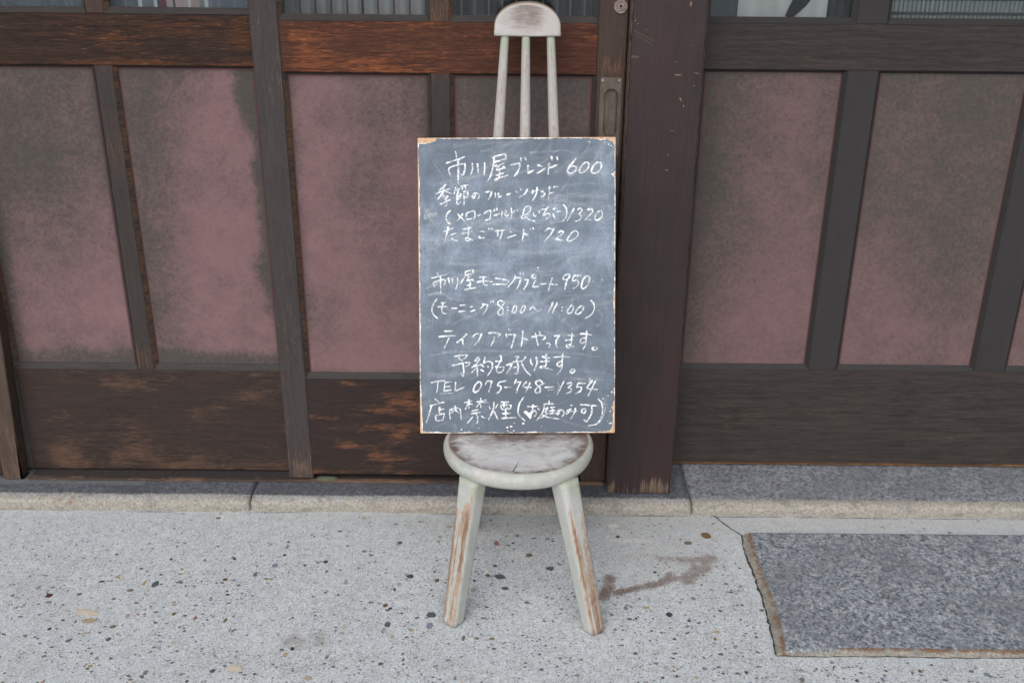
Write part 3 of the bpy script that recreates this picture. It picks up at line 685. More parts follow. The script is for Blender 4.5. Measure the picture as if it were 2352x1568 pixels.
for sx in (.2013, .2392):
    s_ = disc('screw', sx, 1.0865, [(.0042, yo + .0005), (.0042, yo - .0006), (.0030, yo - .0013), (.0005, yo - .0015)], WM['lock'], pull, 20)

# ---- sill strip that carries the doors
S = root('door_sill', 'low worn wooden track strip under the two sliding doors', 'door sill', (-.52, .14, .036))
plank('front_lip', -1.286, .2455, .036, .0435, .078, .089, WM['sill'], S, wv(lambda x, z: .25 + nz(x, z, 9, 3, 70) * .8 + .2 * sstep(-.6, -.5, x)), .02, .001)
plank('track_bed', -1.286, .2455, .0355, .0405, .089, .2, WM['stile'], S, None, .05, .0008)
mossy = simple('green_tape', (.075, .09, .062), .7, .2, .25, 120)
mesh('verdigris_shim', [(-.515, .0775, .0435), (-.470, .0775, .0435), (-.462, .079, .0485), (-.474, .079, .052), (-.507, .079, .0525), (-.517, .079, .048),
      (-.515, .086, .0435), (-.470, .086, .0435), (-.462, .086, .0485), (-.474, .086, .052), (-.507, .086, .0525), (-.517, .086, .048)],
     [[0, 1, 2, 3, 4, 5], [6, 11, 10, 9, 8, 7]] + [[(a + 1) % 6, a, 6 + a, 6 + (a + 1) % 6] for a in range(6)], mossy, S)

# ---- leaf at the far left (only its bottom stile shows)
yC = .080
Cd = root('sliding_door', 'bare brown stile of another sliding door at the left edge', 'sliding door', (-1.62, yC, .037), 'sliding doors')
def lean(V):
    r = V[:, 0] > -1.30
    V = V.copy(); V[r, 0] += np.interp(V[r, 2], [.037, .30, .45, .7], [-.019, -.006, .002, .004])
    return V
plank('stile', -1.352, -1.286, .037, TOP, yC, yC + .036, WM['left'], Cd, wv(lambda x, z: .45 * sstep(.30, .08, z) - .35 * sstep(.3, .45, z)), .012, .002, lean)
plank('stile', -2.02, -1.955, .037, TOP, yC, yC + .036, WM['stile'], Cd)
plank('kick_board', -1.955, -1.352, .05, .337, yC + .001, yC + .034, WM['boardA'], Cd)
plank('rail', -1.955, -1.352, 1.0998, 1.2115, yC + .001, yC + .034, WM['railA'], Cd)
plank('panel', -1.955, -1.352, .337, 1.0998, yC + .0125, yC + .018, WM['panel'], Cd, pink_attrs(-1.955, -1.352, .337, 1.0998, fA1, 0, .002, .006, 1, 9), .02, .0003)
glazing(Cd, -1.955, -1.352, 1.2115, TOP - .06, yC, WM['bead'])
plank('rail', -1.955, -1.352, TOP - .06, TOP, yC + .001, yC + .034, WM['railA'], Cd)

# ---- square post between doors and window wall
def post_mat():
    k = M('maroon_stained_post', .55, .22)
    g = k.map(220, 60, 6); fine = k.noise(g, 1, 4, .6)
    blot = k.noise(None, 10, 5, .6)
    c = k.mix(k.ss(k.add(k.mul(fine, .6), k.mul(blot, .4)), .35, .65), (0.0245, 0.0170, 0.0174), (0.0317, 0.0230, 0.0230))
    red = k.ss(k.add(k.noise(k.map(9, 9, 5, (2, 2, 2)), 1, 5, .65), k.mul(k.add(fine, -.5), .3)), .50, .70)
    c = k.mix(k.mul(red, .35), c, (0.0455, 0.0218, 0.0198))
    bare = k.ss(k.add(k.attr('wear'), k.mul(k.add(fine, -.5), 1.5), k.mul(k.add(blot, -.5), .5)), .4, .75)
    c = k.mix(bare, c, k.mix(fine, (0.0792, 0.0495, 0.0376), (0.1822, 0.1346, 0.1030)))
    ch = k.ss(k.add(k.noise(k.map(30, 30, 110, (7, 7, 7)), 1, 3, .65), k.mul(k.attr('chip'), .05)), .735, .765)
    c = k.mix(k.mul(ch, .7), c, (0.1307, 0.0871, 0.0673))
    ec = k.ss(k.add(k.attr('corner'), k.mul(k.add(k.noise(k.map(20, 20, 40), 1, 4, .7), -.5), 1.8)), .75, .95)
    c = k.mix(k.mul(ec, .75), c, (0.1663, 0.1267, 0.0990))
    k.color(c); k.rough(k.ss(bare, 0, 1, (.46, .85)))
    k.bump(k.add(fine, k.mul(blot, .5)), .15, .001)
    return k.m
WM['post'] = post_mat()
P = plank('post', .2545, .4185, .037, TOP + .4, .036, .215, WM['post'], None,
          {'wear': lambda x, z: .46 * sstep(.095, .045, z + (fbm(x * 90, z * 3, 80, 5) - .5) * .06) + .50 * blob(x, z, .382, .072, .028, .030),
           'chip': lambda x, z: .5 + .5 * sstep(.7, 1.0, z) * sstep(.28, .36, x), 'corner': lambda x, z: np.maximum(sstep(.2572, .2550, x), sstep(.4158, .4180, x))}, .006, .003)
tag(P, 'square maroon stained post with bare wood showing at its foot', 'post')
# pale dents on the post face
V, F = [], []
for (x, z, wd, ht, an) in [(.262, 1.222, .003, .005, 0), (.268, 1.216, .004, .003, .5)] + [(.263 + .0052 * q, 1.2005 - .0026 * q, .0034, .0016, -.4) for q in range(9)] + \
        [(.2635 + .0052 * q, 1.1935 - .0030 * q, .0034, .0016, -.4) for q in range(8)] + [(.380, 1.258, .005, .011, -.15), (.372, 1.055, .004, .013, .45), (.380, 1.040, .003, .006, .3), (.362, 1.108, .020, .0030, 0),
        (.259, 1.146, .003, .006, 0), (.265, 1.146, .003, .006, 0), (.271, 1.146, .004, .004, 0), (.404, 1.112, .012, .002, -.2), (.358, .985, .012, .0015, 0), (.352, .895, .008, .003, 0), (.400, 1.085, .005, .003, 0)]:
    b = len(V)
    n = 7
    for q in range(n):
        a = 2 * math.pi * q / n; r = random.uniform(.7, 1.1)
        dx, dz = math.cos(a) * wd / 2 * r, math.sin(a) * ht / 2 * r
        V.append((x + dx * math.cos(an) - dz * math.sin(an), .0357, z + dx * math.sin(an) + dz * math.cos(an)))
    F.append(list(range(b, b + n)))
k = M('bare_wood_dent', .8, .1); k.color(k.mix(k.noise(None, 700, 3), (.10, .06, .045), (.26, .175, .125))); WM['dent'] = k.m
mesh('dent', V, F, WM['dent'], P)['kind'] = 'stuff'

# ---- framed window wall on the right
yE = .19
E = root('window_wall', 'charcoal framed window wall with grimy panels, right of the maroon post', 'window wall', (1.2, yE, .043))
plank('stile', .385, .445, .043, TOP, yE, yE + .035, WM['mullE'], E)
plank('kick_board', .445, 2.1, .0465, .328, yE + .001, yE + .033, WM['frameE'], E, wv(lambda x, z: .45 * sstep(.08, .05, z) + nz(x, z, 5, 24, 71) * 1.2 + .25 * blob(x, z, .62, .24, .1, .05)), .02)
plank('bottom_edge', .445, 2.1, .0425, .0467, yE - .001, yE + .033, WM['orange'], E, wv(lambda x, z: .15 + nz(x, z, 5, 1, 72)), .02, .0008)
plank('rail', .445, 2.1, 1.1015, 1.2065, yE + .0005, yE + .033, WM['frameE'], E, wv(lambda x, z: .4 * blob(x, z, .78, 1.125, .2, .012) + nz(x, z, 6, 20, 73) * .6), .02)
plank('rail', .445, 2.1, TOP - .06, TOP, yE + .0005, yE + .033, WM['frameE'], E)
for (x0, x1) in ((.445, .7925), (.8655, 1.2285), (1.3105, 1.69)):
    glazing(E, x0, x1, 1.2065, TOP - .06, yE, WM['mullE'], .009, .011)
for (x0, x1) in ((.7925, .8655), (1.2285, 1.3105), (1.69, 1.77)):
    plank('mullion', x0, x1, 1.2065, TOP - .06, yE + .0008, yE + .03, WM['mullE'], E)
for (x0, x1) in ((.788, .8625), (1.2285, 1.3105), (1.69, 1.77)):
    plank('mullion', x0, x1, .328, 1.1015, yE + .0008, yE + .03, WM['mullE'], E)
fE1 = lambda s, t, x, z: .34 + .34 * sstep(.55, .05, t + .2 * (.6 - s)) + .22 * blob(s, t, .72, .45, .28, .28) - .28 * sstep(.35, 0, s) + .14 * blob(s, t, .75, .85, .25, .15) - .25 * sstep(.96, 1, t)
fE2 = lambda s, t, x, z: .27 + .34 * sstep(.42, .03, t) + .30 * blob(s, t, .15, .40, .18, .14) + .10 * blob(s, t, .3, .25, .3, .2) - .2 * sstep(.7, 1, t)
for (x0, x1, fn, sd) in ((.445, .788, fE1, 5), (.8625, 1.2285, fE2, 6), (1.3105, 1.69, fE2, 7)):
    bead('panel_bead', x0, x1, .328, 1.1015, .008, .008, .0125, .006, yE, yE + .012, WM['mullE'], E)
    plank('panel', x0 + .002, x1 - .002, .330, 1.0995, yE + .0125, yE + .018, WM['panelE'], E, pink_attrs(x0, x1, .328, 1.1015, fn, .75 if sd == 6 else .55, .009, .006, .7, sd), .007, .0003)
plank('kick_board', 1.77, 2.1, .328, 1.1015, yE + .001, yE + .033, WM['frameE'], E)
plank('kick_board', 1.77, 2.1, 1.2065, TOP - .06, yE + .001, yE + .033, WM['frameE'], E)

# ---- dim room behind the glass
V = [(-2.1, .26, -.02), (2.3, .26, -.02), (2.3, 2.6, -.02), (-2.1, 2.6, -.02), (-2.1, .26, 2.4), (2.3, .26, 2.4), (2.3, 2.6, 2.4), (-2.1, 2.6, 2.4)]
o = mesh('room_interior', V, [[0, 1, 2, 3], [7, 6, 5, 4], [3, 2, 6, 7], [0, 3, 7, 4], [2, 1, 5, 6]], WM['room'])
tag(o, None, None, None, 'structure')
V = [(-2.1, .10, TOP), (2.3, .10, TOP), (2.3, .27, TOP), (-2.1, .27, TOP), (-2.1, .10, TOP + .62), (2.3, .10, TOP + .62), (2.3, .27, TOP + .62), (-2.1, .27, TOP + .62)]
o = mesh('upper_wall', V, [[0, 1, 5, 4], [1, 2, 6, 5], [2, 3, 7, 6], [3, 0, 4, 7], [3, 2, 1, 0]], WM['stile'])
tag(o, None, None, None, 'structure')

# ---- plain walls carrying on past both ends of the frontage
for xa, xb in ((-5.5, -2.022), (2.102, 5.5)):
    o = plank('end_wall', xa, xb, -.02, TOP + .6, .07, .3, WM['frameE'], None, None, .3)
    tag(o, None, None, None, 'structure')
# ---- roof overhang above the frontage (out of the picture, it shades the wall foot)
V = []
for x in (-2.6, 2.8):
    V += [(x, .27, 2.42), (x, -.62, 2.30), (x, -.62, 2.36), (x, .27, 2.55)]
o = mesh('roof_overhang', V, [[0, 4, 5, 1], [1, 5, 6, 2], [2, 6, 7, 3], [3, 7, 4, 0], [0, 1, 2, 3], [7, 6, 5, 4]], WM['stile'])
tag(o, None, None, None, 'structure')

# ---- cloths hanging inside the panes
def curtain(name, label, cat, x0, x1, z0, z1, y, tones, wave=.006, per=.035, seed=0, group=None, ny=2):
    n = int((x1 - x0) / .002) + 1
    V, CC, F = [], [], []
    xs_ = np.linspace(x0, x1, n)
    cols = np.array([tones(x) for x in xs_])
    zs_ = np.linspace(z0, z1, ny)
    for th in (0, .0015):
        for z in zs_:
            for x, c in zip(xs_, cols):
                V.append((x, y + th + wave * math.sin(x / per * 6.283 + seed) + .4 * wave * math.sin(x / per * 2.1 + z * 4), z)); CC.append((*c, 1))
    for L in range(2):
        for r in range(ny - 1):
            for q in range(n - 1):
                a = L * ny * n + r * n + q
                f = [a, a + 1, a + 1 + n, a + n]
                F.append(f if L == 0 else f[::-1])
    o = mesh(name, V, F, WM['cloth'], None, None, smooth=True, base=((x0 + x1) / 2, y, z0), color=CC)
    return tag(o, label, cat, group)
def stripes(base, items, soft=.0):
    def f(x):
        c = base(x) if callable(base) else base
        for a, b, col in items:
            if a <= x <= b: c = col
        return c
    return f
def pin(x, per, w, off=0): return ((x + off) % per) < w
blue, dkb, wht, pnk, mar = (.135, .155, .195), (.055, .062, .080), (.62, .60, .62), (.50, .38, .38), (.16, .035, .055)
curtain('hanging_cloth', 'blue grey cloth with faint lines inside the far left pane', 'curtain', -1.31, -.95, 1.16, 1.70, .185, lambda x: lum(blue, 1.12 if pin(x, .031, .003) else .92 + .1 * math.sin(x * 60)), .003, .04, 1, 'cloths hanging inside the panes')
pxx = lambda zx: -.926 + (zx - 740) / 950 * .332     # zoomed photo column -> place along the pane
its = [(pxx(a), pxx(b), c) for a, b, c in [(905, 925, wht), (925, 1005, (.17, .18, .21)), (1005, 1028, wht), (1028, 1050, dkb), (1050, 1085, mar), (1085, 1132, pnk), (1132, 1150, dkb), (1150, 1228, pnk), (1228, 1250, wht), (1250, 1310, lum(pnk, .8)), (1310, 1338, (.22, .23, .25)), (1338, 1360, wht), (1360, 1385, (.20, .21, .24))]]
curtain('hanging_cloth', 'cloth with pink, maroon and white stripes inside the pane left of the tall stile', 'curtain', -.94, -.585, 1.16, 1.70, .185, stripes(lambda x: lum(blue, 1.5 if pin(x, .036, .0025) else 1.0), its), .003, .05, 2, 'cloths hanging inside the panes')
def grey_bands(x):
    ph = ((x + .52) % .0358) / .0358
    c = (.30, .285, .285) if ph < .55 else ((.20, .195, .20) if ph < .8 else (.030, .030, .033))
    if ph > .92: c = (.36, .27, .24)
    return lum(c, .55 + .6 * min(1, max(0, (x + .53) / .22)))
curtain('hanging_cloth', 'grey cloth with dark vertical bands inside the pane left of the chair top', 'curtain', -.54, -.18, 1.16, 1.70, .150, grey_bands, .0045, .0358, 3, 'cloths hanging inside the panes')
def dark_bands(x):
    return (.125, .125, .14) if pin(x, .031, .004) else ((.030, .030, .034) if pin(x, .062, .034, .01) else (.052, .054, .062))
curtain('hanging_cloth', 'nearly black cloth with thin grey stripes inside the pane behind the chair top', 'curtain', -.155, .195, 1.16, 1.70, .150, dark_bands, .004, .031, 4, 'cloths hanging inside the panes')
cl = curtain('entrance_curtain', 'off white cloth with a black curved mark inside the pane right of the post', 'curtain', .53, .742, 1.15, 1.70, .262, lambda x: lum((.60, .60, .585), .80 + .25 * float(vnoise(np.array(x * 55.), np.array(.3), 3))), .003, .06, 1, None)
# bold black brush mark dyed on the cloth
arc = [(.700 - .030 * q - .020 * q * q, 1.300 - .085 * q, .012 + .020 * math.sin(math.pi * min(1, q * .98 + .02))) for q in np.linspace(0, 1, 14)]
V, F = [], []
for q, (x, z, wv_) in enumerate(arc):
    V += [(x - wv_ * .62, .2565, z + .003), (x + wv_ * .62, .2565, z - .003)]
    if q: F.append([2 * q - 2, 2 * q - 1, 2 * q + 1, 2 * q])
mesh('brush_mark', V, F, simple('black_dye', (.020, .020, .022), .8, .1), cl)
WM['blk'] = simple('navy_cloth', (.030, .034, .042), .8, .15)
curtain('hanging_cloth', 'narrow black strip of cloth beside the off white curtain', 'curtain', .744, .80, 1.15, 1.70, .258, lambda x: (.026, .030, .038), .002, .02, 5, 'cloths hanging inside the panes')
curtain('hanging_cloth', 'dark slate cloth just right of the post, left of the off white curtain', 'curtain', .44, .532, 1.15, 1.70, .268, lambda x: (.075, .085, .098), .004, .05, 6, 'cloths hanging inside the panes')
# ribbed blind in the right pane
V, F, CC = [], [], []
for q, x in enumerate(np.arange(.872, 1.30, .0105)):
    b = len(V)
    for z in (1.15, 1.70):
        for a in np.linspace(0, math.pi, 7):
            V.append((x + .0046 * math.cos(a), .255 - .0046 * math.sin(a), z)); s_ = random.uniform(.8, 1.1); CC.append((.30 * s_, .335 * s_, .325 * s_, 1))
    F += [[b + i + 1, b + i, b + 7 + i, b + 8 + i] for i in range(6)] + [[b + 6, b, b + 7, b + 13]]
bl = mesh('reed_blind', V, F, WM['cloth'], None, None, base=(1.08, .255, 1.15), color=CC)
tag(bl, 'pale green grey ribbed blind inside the right hand pane', 'blind')
V = []
for z in (1.2275, 1.2605): V += [(.868, .2485, z - .0035), (1.305, .2485, z - .0035), (1.305, .2485, z + .0035), (.868, .2485, z + .0035)]
mesh('binding_cord', V, [[0, 1, 2, 3], [4, 5, 6, 7]], simple('dark_cord', (.06, .065, .06), .9, .1), bl)

# ------------------------------------------------------------------ chair
def chair_paint():
    k = M('rubbed_chair_paint', .75, .15)
    ax = k.attr('along')
    fine = k.noise(k.map(340, 340, 18), 1, 4, .65); blot = k.noise(None, 34, 5, .65); b2 = k.noise(None, 12, 4, .6)
    c = k.mix(k.ss(b2, .36, .64), (0.3887, 0.3902, 0.3903), (0.3322, 0.3614, 0.3385))
    c = k.mix(k.ss(blot, .45, .7), c, (0.4221, 0.4189, 0.4093))
    c = k.mix(k.mul(k.ss(fine, .40, .68), .45), c, (.33, .325, .29))
    c = k.mix(k.mul(k.ss(k.add(k.attr('green'), k.mul(k.add(blot, -.5), .9)), .35, .8), .8), c, (0.2814, 0.3198, 0.2430))
    c = k.mix(k.mul(k.ss(k.add(k.attr('lilac'), k.mul(k.add(fine, -.5), .9)), .35, .8), .8), c, (0.3198, 0.2974, 0.2942))
    wv_ = k.add(k.attr('wear'), k.mul(k.add(fine, -.5), 2.0), k.mul(k.add(blot, -.5), 1.3))
    m1, m2 = k.ss(wv_, .30, .80), k.ss(wv_, .90, 1.3)
    c = k.mix(k.mul(m1, .80), c, (0.3006, 0.1919, 0.1279))
    c = k.mix(k.mul(m2, .8), c, (0.1503, 0.0927, 0.0640))
    k.color(c); k.bump(k.add(k.mul(fine, .7), k.mul(m1, -.5)), .25, .001)
    return k.m
WM['chair'] = chair_paint()
def seat_paint():
    k = M('rubbed_seat_paint', .62, .22)
    fine = k.noise(k.map(60, 420, 420), 1, 4, .65); blot = k.noise(k.map(26, 40, 30), 1, 5, .65, .4); sm = k.noise(None, 11, 4, .6)
    pale = k.mix(k.ss(sm, .35, .65), (0.4684, 0.4672, 0.4726), (0.5826, 0.5826, 0.5867))
    pale = k.mix(k.mul(k.ss(k.noise(None, 22, 4, .6), .58, .7), .5), pale, (.46, .50, .43))
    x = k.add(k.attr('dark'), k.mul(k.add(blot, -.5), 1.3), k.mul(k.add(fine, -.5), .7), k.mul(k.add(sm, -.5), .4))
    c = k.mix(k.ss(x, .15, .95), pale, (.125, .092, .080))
    side = k.mix(k.ss(k.noise(None, 16, 4), .38, .62), (0.3830, 0.3775, 0.3538), (0.3213, 0.3526, 0.3142))
    side = k.mix(k.ss(k.noise(None, 45, 4), .5, .7), side, (0.4201, 0.4212, 0.4299))
    spot = k.ss(k.noise(None, 55, 5, .7), .68, .76)
    side = k.mix(k.mul(spot, .5), side, (0.2371, 0.2246, 0.1685))
    rim = k.ss(k.add(k.attr('side'), k.mul(k.add(blot, -.5), .25)), .42, .58)
    c = k.mix(rim, c, side)
    br = k.ss(k.add(k.attr('rimline'), k.mul(k.add(blot, -.5), 1.0)), .45, .9)
    c = k.mix(k.mul(br, .55), c, (.27, .17, .115))
    k.color(c); k.bump(k.add(fine, k.mul(blot, .4)), .2, .001)
    return k.m
WM['seat'] = seat_paint()

CX, CY = .016, -.307
CH = root('chair', 'small round seated chair with tall three spindle back and rubbed cream paint', 'chair', (CX, CY, 0))
prof = [(0, .3735), (.03, .3736), (.06, .374), (.09, .3747), (.115, .3754), (.132, .376), (.142, .3766), (.148, .377), (.1515, .3768), (.155, .3757), (.1585, .3733), (.1612, .3697), (.1628, .365), (.163, .3595), (.1620, .353), (.1590, .346), (.1535, .3405), (.145, .3370), (.130, .335), (.08, .334), (0, .334)]
V, F, D_, S_, Rm = [], [], [], [], []
N = 96
for (r, z) in prof:
    for q in range(N):
        a = 2 * math.pi * q / N
        rr = r * (1 + .006 * math.sin(2 * a + .6) + .003 * math.sin(5 * a))
        zz_ = z + (.0012 * math.sin(3 * a + 1) if r > .14 else 0)
        x, y = CX + rr * math.cos(a), CY + rr * math.sin(a)
        V.append((x, y, zz_))
        top = z > .372 and r < .157
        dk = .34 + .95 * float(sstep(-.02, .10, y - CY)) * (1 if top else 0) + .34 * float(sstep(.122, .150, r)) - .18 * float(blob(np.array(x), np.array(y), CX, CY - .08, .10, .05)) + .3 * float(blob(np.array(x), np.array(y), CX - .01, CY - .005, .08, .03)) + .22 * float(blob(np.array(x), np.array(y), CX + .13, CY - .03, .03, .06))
        D_.append(dk); S_.append(0 if (r < .1490 and z > .372) else (1 if r > .153 or z < .372 else .5))
        Rm.append(.9 * float(sstep(.007, .0, abs(r - .1505))) * (z > .37) * (.55 + .45 * math.sin(a * 2 + 2.0)))
for a in range(len(prof) - 1):
    for q in range(N):
        F.append([a * N + q, (a + 1) * N + q, (a + 1) * N + (q + 1) % N, a * N + (q + 1) % N])
seat = mesh('seat', V, F, WM['seat'], CH, {'dark': D_, 'side': S_, 'rimline': Rm}, smooth=True)
Vc, Fc = ribbon([(CX - .013, CY - .149), (CX - .008, CY - .128), (CX - .003, CY - .112), (CX + .0005, CY - .095)], lambda t: .0016 * (1 - t) + .0004, lambda x, y: .3775, .3, 5)
mesh('drying_crack', Vc, Fc, WM['dark'], seat)

def legprof(ridge, sq=.16):
    def f(a):
        u = ((a - ridge) % (math.pi / 2)) - math.pi / 4       # 0 at mid face
        r = 1 / max(math.cos(u), .7)                          # square section through the face middle = 1
        return min(r, 1.0 + sq + .02 * math.cos(u * 9)) * .93
    return f
def leg(foot, top, r0, r1, ridge, seed, wr):
    def at(A_, T_):
        d = np.abs(((A_ - ridge + math.pi / 4) % (math.pi / 2)) - math.pi / 4)
        n = fbm(A_ * 3, T_ * 9, seed, 3) - .5
        r_ = np.abs((A_ - ridge + math.pi) % (2 * math.pi) - math.pi)
        stk = fbm(A_ * 7 + seed, T_ * 2.2, seed + 5, 4) - .5
        w_ = .62 * sstep(.45, .06, d) * (.35 + .65 * sstep(.0, .4, T_)) + n * .45 + stk * .8 - .14
        w_ = w_ + wr(np.cos(A_), T_) * sstep(1.7, 1.2, r_) * (1 + stk * 1.6)
        return {'wear': w_, 'green': .05 + .35 * sstep(.22, .0, T_) + .55 * np.cos(A_ + .3) * .4 + n * .4 + .35 * sstep(.75, 1, 1 - T_), 'lilac': .05 - n * .5, 'along': T_}
    return tube('leg', [top, tuple(np.array(top) * .5 + np.array(foot) * .5), foot], [r1, (r0 + r1) / 2, r0], WM['chair'], CH, 40, 16, legprof(ridge), at)
RG = -math.pi / 2
# tube section angle: 0 = +x, direction -90deg faces the camera for a bar running downwards (v = d x u)
def face_angle(foot, top, world_dir):
    d = (Vector(foot) - Vector(top)).normalized(); u = Vector((1, 0, 0)); u = (u - d * u.dot(d)).normalized(); v = d.cross(u)
    q = Vector(world_dir); return math.atan2(q.dot(v), q.dot(u))
LEGS = [((-.1235, -.4455, .0), (-.0785, -.4150, .342), .0205, .0262, (.10, -1, .12), lambda c, t: .80 * (c < .12) * sstep(.03, .3, t) * (1 - .3 * sstep(.88, 1, t))),
        ((.1835, -.4700, .0), (.1120, -.4180, .342), .0205, .0265, (-.10, -1, .12), lambda c, t: .74 * (c > -.1) * sstep(.05, .4, t) + .40 * (c > .25) * sstep(.5, .85, t)),
        ((-.112, -.088, .0), (-.076, -.196, .340), .0195, .0245, (0, -1, 0), lambda c, t: 0 * t),
        ((.166, -.085, .0), (.110, -.194, .340), .0195, .0245, (0, -1, 0), lambda c, t: 0 * t)]
for q, (ft, tp, ra, rb, wd, wr) in enumerate(LEGS):
    ft = (ft[0], ft[1], ground_z(ft[0], ft[1]) + .0008)
    leg(ft, tp, ra, rb, face_angle(ft, tp, wd), 90 + q, wr)

def spin(xt, xm):
    k_ = (xt - xm) / (1.193 - .985)
    p = lambda z: (xm + k_ * (z - .985), -.0515 + (z - .98) * .19, z)
    rg = RG
    def at(A_, T_):
        n = fbm(A_ * 3, T_ * 12, int(abs(xt) * 1000), 3) - .5
        front = sstep(.55, .1, np.abs(np.sin(A_) * 0 + np.cos(A_) - .05))
        return {'wear': .52 * front * sstep(1, .9, T_) + n * .6 - .02, 'green': .15 + .9 * sstep(.80, .97, T_) + n * .3, 'lilac': .72 - .5 * sstep(.85, 1, T_) + n * .4, 'along': T_}
    tube('spindle', [p(.362), p(.985), p(1.205)], [.0145, .0119, .0086], WM['chair'], CH, 20, 18, None, at)
for xt, xm in ((-.0210, -.0336), (.0238, .0244), (.0770, .0876)):
    spin(xt, xm)

# crest: D-shaped board on the three spindles
def crest_paint():
    k = M('rubbed_crest_paint', .5, .3)
    fine = k.noise(k.map(28, 300, 420), 1, 4, .65); blot = k.noise(None, 30, 4, .6)
    pale = k.mix(k.ss(blot, .4, .65), (0.3427, 0.3237, 0.3182), (0.3917, 0.3808, 0.3754))
    x = k.add(k.attr('dark'), k.mul(k.add(fine, -.5), 1.1), k.mul(k.add(blot, -.5), .9))
    c = k.mix(k.ss(x, .10, .95), pale, (0.1578, 0.1224, 0.1115))
    c = k.mix(k.mul(k.ss(k.add(k.attr('side'), k.mul(k.add(blot, -.5), .5)), .35, .65), .9), c, k.mix(fine, (0.1632, 0.1034, 0.0653), (0.2176, 0.1469, 0.0979)))
    k.color(c); k.bump(fine, .2, .001)
    return k.m
WM['crest'] = crest_paint()
cw, cxm, cz0, cz1 = .0712, .0268, 1.1935, 1.2615
oc = [(-1, .0), (-1, .10), (-1, .2)] + [(-math.cos(a) ** .92 if math.cos(a) > 0 else (abs(math.cos(a)) ** .92), .26 + .74 * math.sin(a) ** .95) for a in np.linspace(.10, math.pi - .10, 30)] + [(1, .2), (1, .10), (1, .0)] + [(.5, -.02), (0, -.03), (-.5, -.02)]
def place(s, t, y): return (cxm + s * cw, y + (t * (cz1 - cz0)) * .17 - .0265 + .006 * s * s * -1 + .004, cz0 + t * (cz1 - cz0))
V, F, D_, S_ = [], [], [], []
m_ = len(oc)
lay = [(.86, .0), (.955, .0006), (1.0, .004), (1.0, .022), (.95, .026)]
V.append(place(0, .45, 0)); D_.append(.75); S_.append(0)
for f in (.3, .6, .8):
    for s, t in oc:
        s2, t2 = s * f, .45 + (t - .45) * f
        V.append(place(s2, t2, 0)); D_.append(.78 * float(sstep(1.0, .1, abs(s2) * .95 + .5 * max(0, .45 - t2))) * (1 - .6 * float(sstep(.5, .0, t2)))); S_.append(0)
for li, (f, y) in enumerate(lay):
    for s, t in oc:
        s2, t2 = s * f, .45 + (t - .45) * f
        V.append(place(s2, t2, y)); D_.append(.30 * float(sstep(.5, 1, t2)) * float(sstep(1.05, .5, abs(s2)))); S_.append((.0, .55 * float(sstep(.2, .8, t)), .95, 1, 1)[li] * (1 if t > .15 else .35))
F += [[0, 1 + (q + 1) % m_, 1 + q] for q in range(m_)]
for L in range(3 + len(lay) - 1):
    a0, b0 = 1 + L * m_, 1 + (L + 1) * m_
    F += [[a0 + q, a0 + (q + 1) % m_, b0 + (q + 1) % m_, b0 + q] for q in range(m_)]
F.append([1 + (2 + len(lay)) * m_ + q for q in range(m_)])
F = [f[::-1] for f in F]
cr = mesh('crest_rail', V, F, WM['crest'], CH, {'dark': D_, 'side': S_}, smooth=True)

# ------------------------------------------------------------------ chalkboard leaning on the chair
BW, BL, BT = .428, .6426, .018
tilt, rl, yw = .3267, .0152, -.0069
ex, nn_ = Vector((math.cos(yw), math.sin(yw), 0)), Vector((-math.sin(yw), math.cos(yw), 0))
up = Vector((0, 0, 1)) * math.cos(tilt) + nn_ * math.sin(tilt)
av, bv = ex * math.cos(rl) + up * math.sin(rl), -ex * math.sin(rl) + up * math.cos(rl)
cv = av.cross(bv)
CB = thing('chalkboard', 'handwritten chalkboard menu with chipped edges leaning on the chair', 'chalkboard', (.014, -.2861, .3805))
mw = Matrix.Identity(4)
for k_ in range(3):
    mw[k_][0], mw[k_][1], mw[k_][2], mw[k_][3] = av[k_], bv[k_], cv[k_], CB.location[k_]
CB.matrix_world = mw
# local axes: x along the bottom edge, y up the face, z out of the face (0 = painted face)
k = M('bare_board_timber', .7, .2)
fn = k.noise(k.map(160, 14, 160), 1, 4, .6)
k.color(k.mix(k.ss(fn, .3, .7), (.42, .255, .155), (.58, .395, .265))); k.bump(fn, .2, .001); WM['bare'] = k.m
WM['primer'] = simple('white_primer', (.72, .71, .69), .75, .2, .05, 200)
bm = bmesh.new()
bmesh.ops.create_cube(bm, size=1)
for v in bm.verts: v.co = Vector((v.co.x * BW, (v.co.y + .5) * BL, (v.co.z - .5) * BT - .0006))
bmesh.ops.bevel(bm, geom=[e for e in bm.edges], offset=.0022, segments=3, affect='EDGES', profile=.5)
me = bpy.data.meshes.new('wooden_board'); bm.to_mesh(me); bm.free(); me.materials.append(WM['bare'])
me.polygons.foreach_set('use_smooth', [True] * len(me.polygons))
wb = bpy.data.objects.new('wooden_board', me); COL.objects.link(wb); wb.parent = CB

